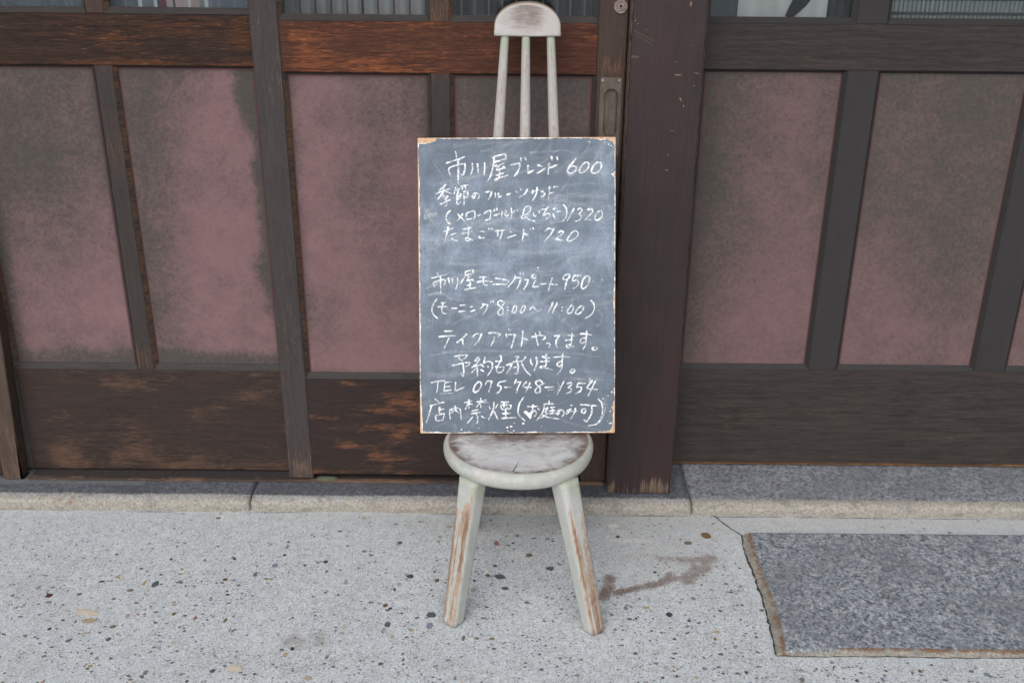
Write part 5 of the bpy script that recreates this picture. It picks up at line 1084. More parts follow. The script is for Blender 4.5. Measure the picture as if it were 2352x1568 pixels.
STROKES = '5,1:-131.8,612.7 -130.4,606.3 -129.3,598;5,1:-151.7,588 -137.2,592.5 -122.3,597 -112,601.6;5,1:-145.7,577.8 -146.7,573.2 -144.8,565.8 -142.5,560.2;5,1:-145.7,577.2 -139.1,580.5 -126.1,584.1 -110.2,587.4;5,1:-111.5,586.8 -111.2,578.5 -113.1,569.3 -116,561.9 -120.6,564.2;5,1:-126.4,593.4 -125.7,578.6 -126.2,560.1 -126.7,544.4;5,1:-95.9,587.7 -94.8,578.5 -96.4,571.1 -98.8,563.3;5,1:-84.7,586.7 -83.7,576.6 -83.3,567.3;5,1:-69.3,588.5 -68.9,578.3 -69.4,571 -70.3,561.7;5,1:-52.4,598.9 -42.2,603.1 -23.6,606.7;5,1:-23.6,606.2 -22.7,598.4 -25.5,594.7;5,1:-48.8,589.3 -38.5,592 -23.6,596.9;5,1:-48.7,598.5 -49.3,587.5 -52.6,572.7 -57.3,558 -64.5,546;5,1:-47,581 -38.6,582.8 -27.4,587;5,1:-37.6,581.9 -40.5,577.3 -44.6,573.6;5,1:-45.1,572.7 -34.9,574.5 -26.5,577.2;5,1:-29.3,580 -24.6,575.4;5,1:-35.8,570.8 -37.2,561.6 -37.8,555.1;5,1:-45.2,560.7 -35.9,563.4 -27.1,566.7;5,1:-48,550.9 -36.8,556 -18.2,561.9;5,1:-12.5,583.3 -3.2,585.1 7.1,588.1;5,1:7.6,587.2 6.1,578 2.3,568.8 -5.5,558.7;5,1:8.9,598.3 10.2,590.9;5,1:18.2,599.1 21,592.3;5,1:24.7,582.5 24.1,574.2 23.7,565.9;5,1:23.7,565.9 28.4,567.8 36.2,572;5,1:45.2,582.4 50.8,581.5 55.4,579.6;5,1:44.2,565.3 50.7,568.6 61.9,575.9;5,1:70.3,586.9 69.4,577.7 67.8,563;5,1:71.2,576.8 78.7,579.5 88,583.2;5,1:75,601.6 76.8,592.8;5,1:87.1,600.7 88.9,593.3;5,1:127.9,596.8 123.3,590.4 116.8,583 111.2,573.8 109.9,568.3 114,565.5 121.4,566 127.9,571.9 129.2,577.4 125.2,580.2 119.6,579.7 114.9,576.6;5,1:149.3,588.4 141.9,582.9 136.3,573.7 137.3,566.3 143.8,567.2 152.1,573.6 155.8,581.9 154,587.5 149.3,588.4;5,1:175.3,588.3 167.9,582.8 162.4,573.6 163.3,567.1 169.8,564.7 178.2,569.8 182.8,579 181.9,586.4 175.3,588.3|4.3,1:-153.4,542 -160,535 -169,529.8;4.3,1:-175,522.4 -161.9,527.6 -145.1,532.7;4.3,1:-157.8,534 -158.6,527.6 -158.3,519.2;4.3,1:-159.1,528.5 -163.9,519.2 -171,510.6;4.3,1:-157.3,528.5 -148.9,525.7 -140,522.3;4.3,1:-162,516.5 -154.6,516.8 -148.6,517.9;4.3,1:-148.6,517.9 -152.7,512.7 -156.5,510.5;4.3,1:-153.7,511.2 -151.3,503.4 -152.9,496 -156.6,497;4.3,1:-165.5,499.8 -154.7,504.4 -143.4,509.9;4.3,1:-132,535.8 -133.9,529.3 -135.5,521;4.3,1:-133,530.2 -126.5,532 -120.8,533.9;4.3,1:-127.4,531.1 -126.9,521.9;4.3,1:-120.8,537.6 -113.3,539.4 -102.5,541.2;4.3,1:-116.1,538.5 -118.1,531.1;4.3,1:-111.5,537.5 -109.7,532;4.3,1:-128.8,520.9 -120.9,522.8;4.3,1:-129.3,521.9 -128.5,510.8;4.3,1:-120.9,522.8 -121.9,513.5;4.3,1:-128.1,516.3 -121.9,517.8;4.3,1:-128.1,511.1 -121.9,512.6;4.3,1:-128.8,520 -129.2,508.9 -128.9,498.7 -121,505.2;4.3,1:-115.3,526.4 -106,527.7;4.3,1:-106,527.7 -106.4,516.2 -110.7,514.4;4.3,1:-114.4,526.4 -113.9,512.5 -114.6,497.7;4.3,1:-89.2,523.5 -91.1,516.1 -93.9,512.5 -96.3,515.2 -94.8,520.8 -89.2,523.9 -82.7,521.7 -80.9,516.1 -84.6,510.2;4.3,1:-67.7,524.9 -59.3,526.7 -52.8,526.7;4.3,1:-53.7,526.2 -56.6,517.8 -62.2,508.2;4.3,1:-46.7,524.3 -45.9,519.6 -46.7,514.1;4.3,1:-39.8,523.3 -38.9,514.1;4.3,1:-38.9,514.1 -31.8,517.7;4.3,1:-22.1,519.5 -12.7,522.3;4.3,1:-1.5,527.8 0.7,524.1;4.3,1:8.7,531.4 10,527.7;4.3,1:23.6,531.4 17.1,521.2 4.9,512.9;4.3,1:32,524.9 39.5,527.6 48.8,530.3;4.3,1:34.8,529.5 33.9,521.1;4.3,1:44.1,535.9 43.2,524.8 38.5,513.7 33.8,506.7;4.3,1:52.5,527 60,523.8;4.3,1:52.5,515.1 58.1,517.3 61.8,522.9;4.3,1:71.2,537.3 70.2,524.7 68.3,509;4.3,1:71.1,521.9 74.9,523.2 81.4,524.6;4.3,1:80.5,536.7 82.7,535.4;4.3,1:86.1,537.6 87.9,535.7|4.3,1:-143.6,486.7 -150.2,480.2 -153.1,470 -150.3,461.7 -143.5,457;4.3,1:-116.6,480.1 -122.2,471.8 -129.8,463.4;4.3,1:-128.7,479.2 -121.3,471.8 -113.5,463.9;4.3,1:-110,479.1 -108.2,468;4.3,1:-110,479.5 -100.7,483.7 -91.3,485.6;4.3,1:-91.3,485.6 -90.4,475.4 -92.3,469.8;4.3,1:-108.2,467.6 -100.8,468 -89.5,469.4;4.3,1:-84.8,475 -77.3,478.1;4.3,1:-70.8,479.9 -63.3,484.5 -56.2,486.7;4.3,1:-56.2,486.3 -56.8,475.2 -58.7,466.9;4.3,1:-68.1,465 -62.5,465.9 -55.9,468.7;4.3,1:-49.3,488.2 -48,484.4;4.3,1:-43.7,491.5 -42.8,486.7;4.3,1:-49.3,475.2 -36.3,478.5;4.3,1:-31.6,484.4 -33.5,467.7;4.3,1:-23.2,486.2 -25.1,476 -20.4,474.1 -17.6,478.8;4.3,1:-11.9,491.3 -11.4,479.7 -12,468;4.3,1:-11,479.7 -3.6,484.3;4.3,1:-5.4,485.2 -3.6,483.3;4.3,1:0.2,487 2.4,485.2;4.3,1:39.3,462.7 28.1,465.6 16,474 14.2,480.5 17.9,491.6 24.5,495.3 30.1,492.5 28.2,484.1 20.7,477.7 12.3,474.9 9.8,471.2 13.2,468.4 20.7,471.2 28.2,478.6;4.3,1:36,481.3 36.5,475.7 39.3,472.6 42.1,474.8;4.3,1:47.8,485 49.6,479.4;4.3,1:52.4,487.7 61.8,488.6 70.2,492.3;4.3,1:66.4,492.3 61.8,484 57.1,474.7 63.6,478.4 71.1,478.4 72,473.7 67.3,470 61.7,466.3;4.3,1:78.6,488.5 88.8,489.8;4.3,1:78.5,478.3 80.4,472.8 83.2,468.1;4.3,1:87.9,483.9 89.7,481.1;4.3,1:92.5,484.8 94.4,482;4.3,1:100,498.6 106.5,491.2 108.4,480.1 105.6,468.9 98.1,461.9;4.3,1:124.2,490.2 117.7,478.2 109.3,463;4.3,1:130.8,487.4 138.2,489.2 141,484.6 134.5,477.2 140.1,472.5 134.5,464.2 126.1,462.4;4.3,1:152.2,486.4 160.6,488.2 164.3,483.5 156.9,474.3 147.6,465.1;4.3,1:147.6,465.1 155,466 160.6,464.1;4.3,1:179.2,484.4 171.8,477.9 169,468.7 171.8,464 179.3,466.8 184.9,475.1 183.9,483.5 179.2,484.4;4.3,1:184.5,470.5 186,469.7|4.3,1:-158.9,440.3 -147.7,444.9 -137.3,448.6;4.3,1:-148.5,452.4 -150.5,442.2 -154.3,429.1 -156.3,417;4.3,1:-144,433.2 -138.4,435.6 -130.9,437.4;4.3,1:-141.3,427.2 -137.5,422.6 -129.1,421.6;4.3,1:-117.2,446.1 -108.4,447.6 -99,449.4;4.3,1:-118.2,436.1 -106.6,439.2 -96.3,441.6;4.3,1:-104.6,451.3 -104.7,438.2 -106.6,427.1;4.3,1:-106.6,428 -111.3,425.6 -110.4,421.5 -103.9,421.5 -102,425.6;4.3,1:-105.7,427.1 -95.4,421.8;4.3,1:-79.4,441.5 -72.9,440.9 -66.9,439;4.3,1:-81.4,430.7 -79.5,427 -68.3,427.9;4.3,1:-61.3,447.7 -59.4,444.6;4.3,1:-55.1,448.3 -53.8,445.8;4.3,1:-47.1,441.7 -35.5,442.6 -25.2,443.5;4.3,1:-42,443.6 -41.1,430.5;4.3,1:-31.7,443.1 -33.7,432.4 -37.8,421.2;4.3,1:-14,440.7 -11.6,438.2;4.3,1:-20.2,427.1 -13.1,429.5 -2.2,433.2;4.3,1:15,445.2 14,432.2 11.2,420.1;4.3,1:14.6,435.9 19.6,434.4 24.7,432.5;4.3,1:29,447.4 30.9,443.6;4.3,1:34.6,448.8 36.5,445.1;4.3,1:68.2,447.7 60.7,440.3;4.3,1:67.3,447.2 76.6,445.9 81.3,446.4;4.3,1:80.4,445.8 72.9,433.8 60.7,419.3;4.3,1:89.7,437.4 95.3,441.1 100.9,439.2 97.2,433.7 82.2,423.5;4.3,1:82.2,424.1 91.6,422.5 100.9,420.6;4.3,1:123.3,441 115.8,433.6 109.3,422.5 113,419.1 121.5,422.4 130.8,429.8 133,436.3 128.9,440.6 123.3,441|4.2,1:-172.8,352.6 -171,345.2;4.2,1:-186,340.5 -169.1,344.2 -151.2,349.2;4.2,1:-182.3,331.2 -179.6,321.8;4.2,1:-181.4,331.2 -169.2,335.8 -157.9,337.6;4.2,1:-157.9,337.6 -156.1,332 -157.1,326 -159.9,327.3;4.2,1:-166.3,343.3 -166.4,328.3 -165.7,307.7;4.2,1:-149.4,341.3 -146.7,327.3;4.2,1:-141,339.4 -138.8,328.2;4.2,1:-129.7,341.3 -128.9,330 -133.7,316.5;4.2,1:-112.7,354.3 -103.4,356.5 -95.5,358.9;4.2,1:-95.5,358.3 -95,351.4;4.2,1:-111.9,346.8 -103.4,348.6 -94.4,350.8;4.2,1:-111.8,354.3 -113.8,343.1 -123.2,328.5;4.2,1:-109.1,343 -99.7,344.5;4.2,1:-104.4,343.4 -107.2,337.4 -110.1,334.6;4.2,1:-109.1,334.6 -93.7,337.7;4.2,1:-98.8,338.3 -93.8,333.6;4.2,1:-101.6,331.8 -102.7,317.7;4.2,1:-110.1,324.3 -97.9,326.5;4.2,1:-114,315.3 -101.7,317.7 -89,319.6;4.2,1:-81.9,341.4 -72.5,342.5 -64.1,342.9;4.2,1:-87,331.7 -71.6,333.9 -53.8,332.5;4.2,1:-72.5,342 -73.5,329.8 -69.8,325.1 -63.8,325.6;4.2,1:-60.4,332 -52.5,332.3;4.2,1:-47.2,340.6 -34.1,337.5;4.2,1:-52.9,326 -39.8,326.9 -23.8,326.2;4.2,1:-32.2,337.1 -24.7,336.2 -17.6,332.4 -23.8,326.2;4.2,1:-4.1,347.3 -6,337 -20.1,320.2;4.2,1:-5,340.8 9,340.7;4.2,1:8.1,340.3 5.2,327.6 -1.4,314.9;4.2,1:6.3,352 8.1,347.3;4.2,1:12.8,351.6 14.3,346.7;4.2,1:16.9,336 25,336.9;4.2,1:24.4,336.5 22.1,327.6 14.6,314.9;4.2,1:36.2,347.2 32.5,343.4 34.3,339.7 40,340.6 40.9,345.3 36.2,347.2;4.2,1:40.9,336.9 33.4,321;4.2,1:33.4,321 42.7,320.9 49.3,322.8;4.2,1:51.7,326.5 64.3,327.8;4.2,1:76.5,340.5 72.7,327.4 68,312.4;4.2,1:74.6,326.4 87.7,325.1;4.2,1:114,348.7 104.6,346 99.9,339.4 104.6,335.7 114,340.3 115.8,346.9;4.2,1:114.9,346.9 107.4,331 103.7,314.2;4.2,1:123.3,345 139.2,344.9;4.2,1:123.3,344.4 120.5,333.7 129,334.7 133.6,330 130.8,322.5 121.5,316.3;4.2,1:151.4,343.9 143.9,336.5 140.2,323.4 143,316.8 150.5,320.5 157,332.7 157,342 151.4,343.9|4.2,1:-174.2,295.5 -181.8,285.2 -185.7,272.1 -182,260.8 -172.7,252.8;4.2,1:-165.8,287 -155.5,287.4;4.2,1:-172.5,278 -162.1,278.6 -151.8,278.5;4.2,1:-161.1,286.6 -164.1,272 -162.2,265.4 -155.7,262.9 -151.9,264.4;4.2,1:-142.4,274.7 -130.2,275.2;4.2,1:-124.5,281.2 -112.3,282.1;4.2,1:-128.4,268.1 -111.5,269;4.2,1:-102.9,278.3 -96.4,278.3;4.2,1:-103,267.1 -97.4,268.9 -90.8,271.7;4.2,1:-70,284.4 -76.6,277.3 -81.4,273.6;4.2,1:-76.6,283.9 -64.4,282.9;4.2,1:-64.4,282.9 -66.3,273.5 -74.8,260.8;4.2,1:-57.8,290.4 -56.5,286.6;4.2,1:-52.7,290.7 -51.2,287.5;4.2,1:-30.6,288.4 -35.2,291.2 -40.9,289.4 -41.8,282.8 -35.3,278.1 -30.6,271.5 -31.6,262.1 -37.3,259.3 -41.9,264 -39.1,270.6 -32.5,280 -27.7,286.5 -31.5,290.3;4.2,1:-21.6,277.1 -18.4,276.7;4.2,1:-21.2,270.5 -17.9,270;4.2,1:-2.4,280.8 -8.1,276.1 -10.4,267.7 -8.1,264.3 -2.8,267.7 -0.9,276.1 -2.4,280.8;4.2,1:15.4,280.7 10.7,276.1 6.9,267.6 8.8,264.2 14.4,268.5 18.2,277 15.4,280.7;4.2,1:27.6,271.3 32.3,276.9 37,275 42.6,269 48.2,268.4 52.9,272.1;4.2,1:78.3,287.1 72.7,274.9 67,263.3;4.2,1:87.7,287 82.1,274.9 76.4,263.2;4.2,1:98,276.3 98.9,274.8;4.2,1:97.1,269.5 98,268.4;4.2,1:119.6,280.4 113,274.7 109.3,266.3 114,262.5 120.5,268.1 122.4,276.6 119.6,280.4;4.2,1:140.2,279.3 132.7,273.7 127.1,264.4 132.7,261.5 141.2,267.1 144.9,275.6 140.2,279.3;4.2,1:160.8,291.5 167.4,282.1 167.4,270.8 160.9,259.6 147.8,251.7|4.2,1:-159.8,224.9 -140.9,225.3;4.2,1:-171.2,212.7 -153.2,214.6 -133.5,215.1;4.2,1:-148.6,210.8 -153.4,200.4 -159.1,188.2;4.2,1:-109.9,219.1 -119.4,209.7 -132.6,199.4;4.2,1:-119.4,208.8 -118.6,194.6;4.2,1:-91.1,219.1 -97.7,211.5;4.2,1:-91.1,219.1 -77,219.9;4.2,1:-77.5,219.4 -83.6,205.8 -93.1,194.2;4.2,1:-62.8,220.5 -51.5,221.2 -35.6,219.2;4.2,1:-35.6,218.9 -43.1,211.4;4.2,1:-49.7,212.3 -51.6,203.8 -57.3,193.5;4.2,1:-18.6,229.2 -14.8,225.4;4.2,1:-24.3,218.8 -23,211.3;4.2,1:-19.6,216.9 -4.5,217.8;4.2,1:-4.5,217.3 -8.3,203.7 -13.1,187.7;4.2,1:12.4,225.3 11.4,209.3 8.6,190.4;4.2,1:14.3,208.3 25.5,204.5;4.2,1:31.2,210.7 44.4,214.8 55.7,214.8 61.3,210.1 55.6,205.4;4.2,1:39.7,220.5 42.5,205.4 46.2,192.2;4.2,1:48.5,223.3 51,216.7;4.2,1:63.2,196.9 68.8,198.7 71.6,194 67.8,188.3;4.2,1:80.1,213.8 93.3,215;4.2,1:92.3,214.7 85.7,205.3 84.8,195.8 87.6,188.3;4.2,1:110.2,215.5 125.2,213.6;4.2,1:104.5,204.3 123.3,206.1;4.2,1:119.6,220.2 118.6,205.1 116.8,193.8;4.2,1:116.8,194.8 107.4,193.5 108.3,189.2 114.9,188.2 117.7,192.3 123.4,190;4.2,1:137.4,218.3 150.6,217.9 162.8,215.4;4.2,1:151.5,224.8 150.6,208.8 148.7,193.7 143.1,183.9;4.2,1:149.7,208.8 142.1,208.8 137.5,202.3 140.3,197.5 147.8,201.3;4.2,1:167,189.1 163.6,185.8 167,182.7 173,183.8 174.1,187.2 171.3,189.1 167,189.1|4.2,1:-137.6,169.8 -123.4,172 -108.3,173.4;4.2,1:-108.3,172.9 -114,166.3 -119.7,162.5;4.2,1:-128.2,166.3 -119.7,158.7;4.2,1:-143.4,149.7 -123.5,154 -103.7,157.2;4.2,1:-102.8,156.8 -106.6,150.2 -114.2,147.4;4.2,1:-118.8,153.1 -117.1,137.9 -119,126.5 -123.7,133.2;4.2,1:-83.9,169 -93.3,159.6;4.2,1:-93.3,160.5 -83,159.6;4.2,1:-82,164.3 -89.6,153 -100,145.4;4.2,1:-100,145.4 -89.6,149.2 -76.4,152.9;4.2,1:-81.1,152.9 -72.7,146.3;4.2,1:-87.8,146.3 -86.9,125.5;4.2,1:-91.6,142.6 -100.1,134.4;4.2,1:-80.2,140.6 -72.7,136.8;4.2,1:-70.7,168 -73.6,154.8;4.2,1:-74.5,154.8 -65.1,158.6 -54.7,156.6;4.2,1:-54.7,156.6 -55.7,141.5 -66.2,126.4;4.2,1:-65.1,148.1 -62.3,145.3;4.2,1:-37.7,172.6 -34.9,164.1 -40.6,152.8 -45.3,141.5 -43.5,134.8 -35.9,134.8 -30.3,140.5 -29.3,147.1;4.2,1:-48.1,158.9 -33,159.4;4.2,1:-48.2,146.8 -30.2,146.1;4.2,1:-5.6,168.8 3.8,169.7;4.2,1:3.8,169.3 -1.9,163.1;4.2,1:-10.4,157.4 11.3,159.3;4.2,1:-1.9,162.1 1.8,148.9 -0.1,131.9 -5.8,132.8;4.2,1:-8.6,145.1 4.6,147;4.2,1:-24.6,149.9 -10.4,154.6;4.2,1:-11.4,153.7 -17.1,141.4 -24.6,130.4;4.2,1:18.8,168.7 9.4,156.4;4.2,1:9.4,154.5 17.8,139.4 29.1,127;4.2,1:29.2,163.9 30.1,154.5 33.9,150.7;4.2,1:41.4,167.7 43.3,156.3 36.7,137.4;4.2,1:53.7,168.6 71.6,165.3;4.2,1:49.9,157.8 71.6,159.1;4.2,1:63.1,174.2 63.1,158.1 62.1,146.8;4.2,1:62.1,147.7 49.9,146.8 51.8,144 61.2,144 76.3,140.1;4.2,1:78.2,167.5 98.9,168.4 114.9,167.4;4.2,1:99.8,175 97.9,158 97,142.9 87.5,129.7;4.2,1:97,159 88.5,155.2 87.6,148.6 93.2,147.6 97,154.2;4.2,1:120.5,140.9 115.8,136.2 117.7,132.4 124.3,135.2 125.2,140 120.5,140.9|4.2,1:-189,112.7 -174.8,115.2 -158.8,117;4.2,1:-173.9,114.6 -174.9,102.3 -176.9,90.9;4.2,1:-158.8,112.6 -143.7,113.9;4.2,1:-158.8,112.6 -159.8,102.2 -160.8,93.7;4.2,1:-158.9,103.2 -146.6,104.4;4.2,1:-160.8,93.7 -144.7,96.5;4.2,1:-135.2,114.5 -136.3,93.6;4.2,1:-136.3,93.6 -125.8,98.3 -116.4,102.1;4.2,1:-84.2,114.3 -91.8,107.7 -96,96.3 -93.8,91 -86.2,94.4 -79.5,103.9 -79.5,111.5 -84.2,114.3;4.2,1:-67.2,115.2 -70.1,106.7;4.2,1:-67.2,115.2 -54.9,116.1;4.2,1:-55.5,115.5 -58.7,103.8 -63.5,90.5;4.2,1:-39.8,113.2 -23.8,116;4.2,1:-39.8,112.8 -43.6,105.7 -36.1,103.7 -38,94.2 -46.6,87.6;4.2,1:-28.5,101.8 -13.4,102.1;4.2,1:-2.1,119.7 -6.8,109.3;4.2,1:-3,112.2 10.2,114.6;4.2,1:7.4,113.5 0.7,99.8 -2.2,89.4;4.2,1:20.6,114 12.1,105.5 16.8,101.7 30.9,101.6;4.2,1:28.1,112.1 23.4,101.7 17.7,91.2;4.2,1:55.5,112 47.9,116.7 40.4,113 42.3,107.3 48.8,101.6 49.8,92.1 43.2,89.3 38.4,93.1 44.1,101.6 53.6,108.2 61.1,111;4.2,1:60.2,101.5 80,102.4;4.2,1:101.7,114.7 95.1,101.4 86.6,84.4;4.2,1:108.3,109 117.7,111.8 118.6,107.1 110.2,101.4;4.2,1:110.2,101.4 117.7,98.5 115.8,91.9 106.4,87.2;4.2,1:133.7,110.8 149.8,109.8;4.2,1:133.7,110.4 130,102.3 139.4,101.3 138.5,93.7 127.1,87.1;4.2,1:163.9,116.4 155.4,105 152.6,99.4 163,97.4 175.2,96.4;4.2,1:170.5,114.5 163,99.3 154.5,82.3|4.2,1:-180.8,77.2 -176.1,72.8 -172.4,69.9;4.2,1:-192.3,61.4 -177.1,65.2 -160.1,69.9;4.2,1:-188.5,61.4 -192.4,47.2 -200.2,24.3;4.2,1:-170.6,59.5 -171.6,45.2;4.2,1:-170.6,52.8 -159.3,54.7;4.2,1:-179.3,40.5 -177.5,29 -162.3,29.9;4.2,1:-178.9,40.5 -162.2,44.2 -160.7,43.3 -163.2,31.8;4.2,1:-147.9,55.6 -148.9,43.2 -147.1,31.8;4.2,1:-147.9,51.8 -135.6,56.5 -125.2,54.6;4.2,1:-125.2,54.6 -124.3,43.2 -123.5,30.8;4.2,1:-136.5,62.2 -137.5,52.7 -146.1,45.1;4.2,1:-136.6,52.7 -128.1,45.1;4.2,1:-116.6,67.9 -109,69.8 -99.6,72;4.2,1:-106.1,75.5 -106.3,54.5;4.2,1:-108.1,66 -114.8,52.7;4.2,1:-104.3,65.9 -96.8,64;4.2,1:-89.2,69.7 -67.4,74.4;4.2,1:-80.6,78.2 -80.4,57.3;4.2,1:-81.6,68.7 -90.2,57.9;4.2,1:-78.8,69.7 -63.7,68.7;4.2,1:-99.7,49.8 -86.4,52.6;4.2,1:-101.6,44.1 -80.8,46.8;4.2,1:-91.2,45 -87.5,35.4 -88.5,23.1 -92.3,24;4.2,1:-97.9,37.4 -110.3,22.5;4.2,1:-79.9,39.2 -71.4,33.5;4.2,1:-61.8,60.1 -60,53.4;4.2,1:-42.9,64.8 -48.6,55.3;4.2,1:-51.4,69.6 -53.3,52.5 -63.9,29.7;4.2,1:-52.4,50.6 -43,31.5;4.2,1:-36.2,69.5 -18.3,69.5;4.2,1:-36.3,63.8 -35.4,53.4;4.2,1:-36.3,62.9 -12.6,62.8;4.2,1:-13.6,62.8 -15.5,54.3;4.2,1:-29.6,68.6 -29.7,56.2;4.2,1:-23,68.6 -23.1,56.2;4.2,1:-34.4,53.4 -15.5,54.7;4.2,1:-25.9,52.4 -26,35.3;4.2,1:-33.5,43.9 -14.6,44.8;4.2,1:-36.4,33.4 -22.2,34.3 -3.3,35.2;4.2,1:13.9,79.9 5.3,67.5 1.5,52.3 3.3,40.9 16.5,27.5;4.2,1:21.4,58.9 44,59.8;4.2,1:34.6,63.6 32.7,50.3 28.8,32.3;4.2,1:28.9,46.5 38.3,50.3 41.2,42.7 36.4,37;4.2,1:45,55 47.8,52.2;4.2,1:69.6,72.1 68.6,65.4;4.2,1:57.3,64.5 79.9,65.4;4.2,1:59.2,63.6 55.3,46.5 42.1,28.4;4.2,1:59.1,54.1 66.7,55.9 60.1,46.4 66.7,45.5 57.2,36.9 49.6,33.1;4.2,1:55.3,39.8 68.6,35 90.3,32.1;4.2,1:72.4,56.9 81.8,57.8;4.2,1:69.5,49.3 83.7,50.2;4.2,1:77.1,56.9 77.1,44.5;4.2,1:70.5,43.6 84.6,44.5;4.2,1:93.1,50.2 89.4,42.6 85.6,42.6 87.5,48.3 95,52.1 101.6,48.2 100.7,40.6 96.9,37.8;4.2,1:108.3,50.1 117.7,53.9 112,46.3 106.4,42.5 108.3,48.2 117.7,48.2 130.9,49.1;4.2,1:127.1,55.8 125.3,46.3 116.8,32;4.2,1:137.5,63.3 155.5,62.3 174.3,60.4;4.2,1:163,60.4 162.1,44.2 155.5,30.9 150.8,26.2 145.1,30;4.2,1:140.4,52.9 141.3,44.3;4.2,1:140.4,52.9 148.9,53.8 147.9,45.2 141.3,44.3;4.2,1:176.2,76.5 183.8,67 186.6,53.7 183.8,36.6 174.4,21.4 153.6,16.1'
GHOSTS = '0.8,0.5:-182.8,595.5 -172.7,578.8 -153.3,555.6;0.8,0.5:-176.3,595.4 -165.2,582.5 -148.2,564.9;0.8,0.45:-170.6,608.7 -146.4,606.7;4,0.22:76.8,609 99.1,614.4 127,606.9;9,0.08:30.3,603.7 43.4,616.5 58.3,633.9;12,0.06:-23.6,607.6 2.5,625.9 28.6,636.8;3,0.25:138.2,586.6 143.7,589.3 154.9,586.5;3,0.22:164.2,584.6 173.5,590.1 180.9,577.2 175.4,566.2;4,0.3:109.3,562.8 117.7,560 127,567.3;2.5,0.16:110.6,532.8 110.3,509.7;2,0.18:111.2,523.6 126.1,520.7;2.5,0.3:-197.7,499 -200.6,483.2 -196,473.9;14,0.3:-199.8,470.2 -186.7,475.8 -173.5,480.3;20,0.22:-194,486.9 -188.6,472.1 -181.2,460.9;2.5,0.5:72.9,457.9 87.9,460.7 102.8,462.5;16,0.1:30,474.8 -13,467.6 -50.4,460.3;2,0.35:-87.6,477.2 -57.7,480.8 -22.2,493.6;2,0.2:192.3,503.8 199.7,494.5 199.8,485.2;2.5,0.22:175.6,463.1 183,455.6 186.8,459.3 184.9,464.9;2.5,0.3:199.8,466.7 209.1,472.2 211,462.9 203.5,457.4;3,0.18:69.2,502.5 82.3,514.5 95.4,517.2;2,0.25:-3.7,454.6 -4.7,437.8;3,0.2:-65.5,415.7 -58.1,408.3 -46.9,406.3;8,0.1:-95.2,460.5 -89.7,445.6 -84.1,438.2;2,0.2:-195.5,328.4 -176.7,328.3;8,0.25:-192.9,304 -176.9,307.7 -160,305.8 -143.2,294.4;4,0.25:-75.3,350.4 -65.8,359.7 -62.1,365.3;7,0.2:-54.7,346.6 -30.3,351.2 -24.7,344.6;1.2,0.5:33.4,357.5 57.8,353.6 87.8,355.4;1.2,0.5:35.3,350 61.5,347.1 85.9,347.9;1,0.5:42.8,359.3 61.5,350.8 82.1,359.1;1,0.5:42.8,353.7 52.2,348 65.3,344.2;1,0.35:-13.6,299.6 3.2,286.4 23.9,297.6;1,0.35:-14.6,290.2 3.2,282.7 25.8,284.4;1,0.35:-9.9,282.7 3.2,290.2 22,290.1;1,0.35:8,306.1 25.8,306;3,0.22:196.4,310.1 207.7,306.3 209.6,295 204,289.4;6,0.12:174,270.8 185.3,259.5 183.4,242.6;3,0.2:-183,257 -185.9,245.7 -184.1,238.2;8,0.12:98.9,244.7 106.4,254.1 115.8,257.8;6,0.15:-126.3,290.6 -116.9,296.2 -118.9,285;2.5,0.35:-187.5,172.2 -164.9,175.9 -140.3,178.6;10,0.12:-164.8,179.7 -51.7,181.2 98.9,177.9 179.8,167.2;3,0.25:-164.6,203.3 -158,204.6;6,0.15:172.2,235.1 183.4,240.7;0.8,0.4:-85.5,200.2 -70.5,198.2 -55.5,188.8;0.8,0.4:-78,203.9 -63,199.2 -53.6,190.6;0.8,0.3:-51.7,200.1 -40.3,202.9 -30.9,199.1;0.8,0.35:-60.9,234 -42.1,234.9 -21.4,232.9;7,0.12:-23.4,194.3 -14,198.1 -12.1,205.6;2,0.2:174.2,142.7 176.1,133.2;1.6,0.8:-170.3,88 -156.1,88.9 -139.1,89.4;4,0.35:66.8,94.9 80,96.7;1,0.5:63,83.5 78.1,83.5;5,0.25:87.5,114.7 91.3,101.4 80,88.2;5,0.35:159.2,122.1 153.5,103.2;5,0.35:174.2,120.1 166.7,106.9;4,0.3:132.8,120.3 146,118.3;4,0.25:102.6,110.9 107.3,114.7;3,0.22:189.4,74.6 197,59.4 191.4,40.4;12,0.12:-137.8,20.3 -135.9,8.9 -139.8,1.3;14,0.08:-98,20.2 -92.4,4.9;1,0.25:-164.1,35.7 -143.3,39.4 -120.6,37.4;1,0.2:42.1,35.1 98.8,33 174.4,34.7;1.2,0.4:-79,35.4 -63.8,34.4 -41.1,35.3;2.5,0.6:181.9,72.7 192.3,59.4 186.7,34.7 176.3,19.5 155.5,16.7'
def curve(P, step):
    P = [np.array(p, float) for p in P]
    if len(P) == 2:
        n = max(3, int(np.linalg.norm(P[1] - P[0]) / step)); return [P[0] + (P[1] - P[0]) * t for t in np.linspace(0, 1, n)]
    closed = np.linalg.norm(P[0] - P[-1]) < .3
    E_ = ([P[-2]] + P + [P[1]]) if closed else ([2 * P[0] - P[1]] + P + [2 * P[-1] - P[-2]])
    out = []
    for k in range(1, len(E_) - 2):
        p0, p1, p2, p3 = E_[k - 1:k + 3]
        n = max(2, int(np.linalg.norm(p2 - p1) / step))
        for q in range(n):
            t = q / n
            out.append(.5 * (2 * p1 + (p2 - p0) * t + (2 * p0 - 5 * p1 + 4 * p2 - p3) * t * t + (3 * p1 - p0 - 3 * p2 + p3) * t ** 3))
    out.append(P[-1]); return out
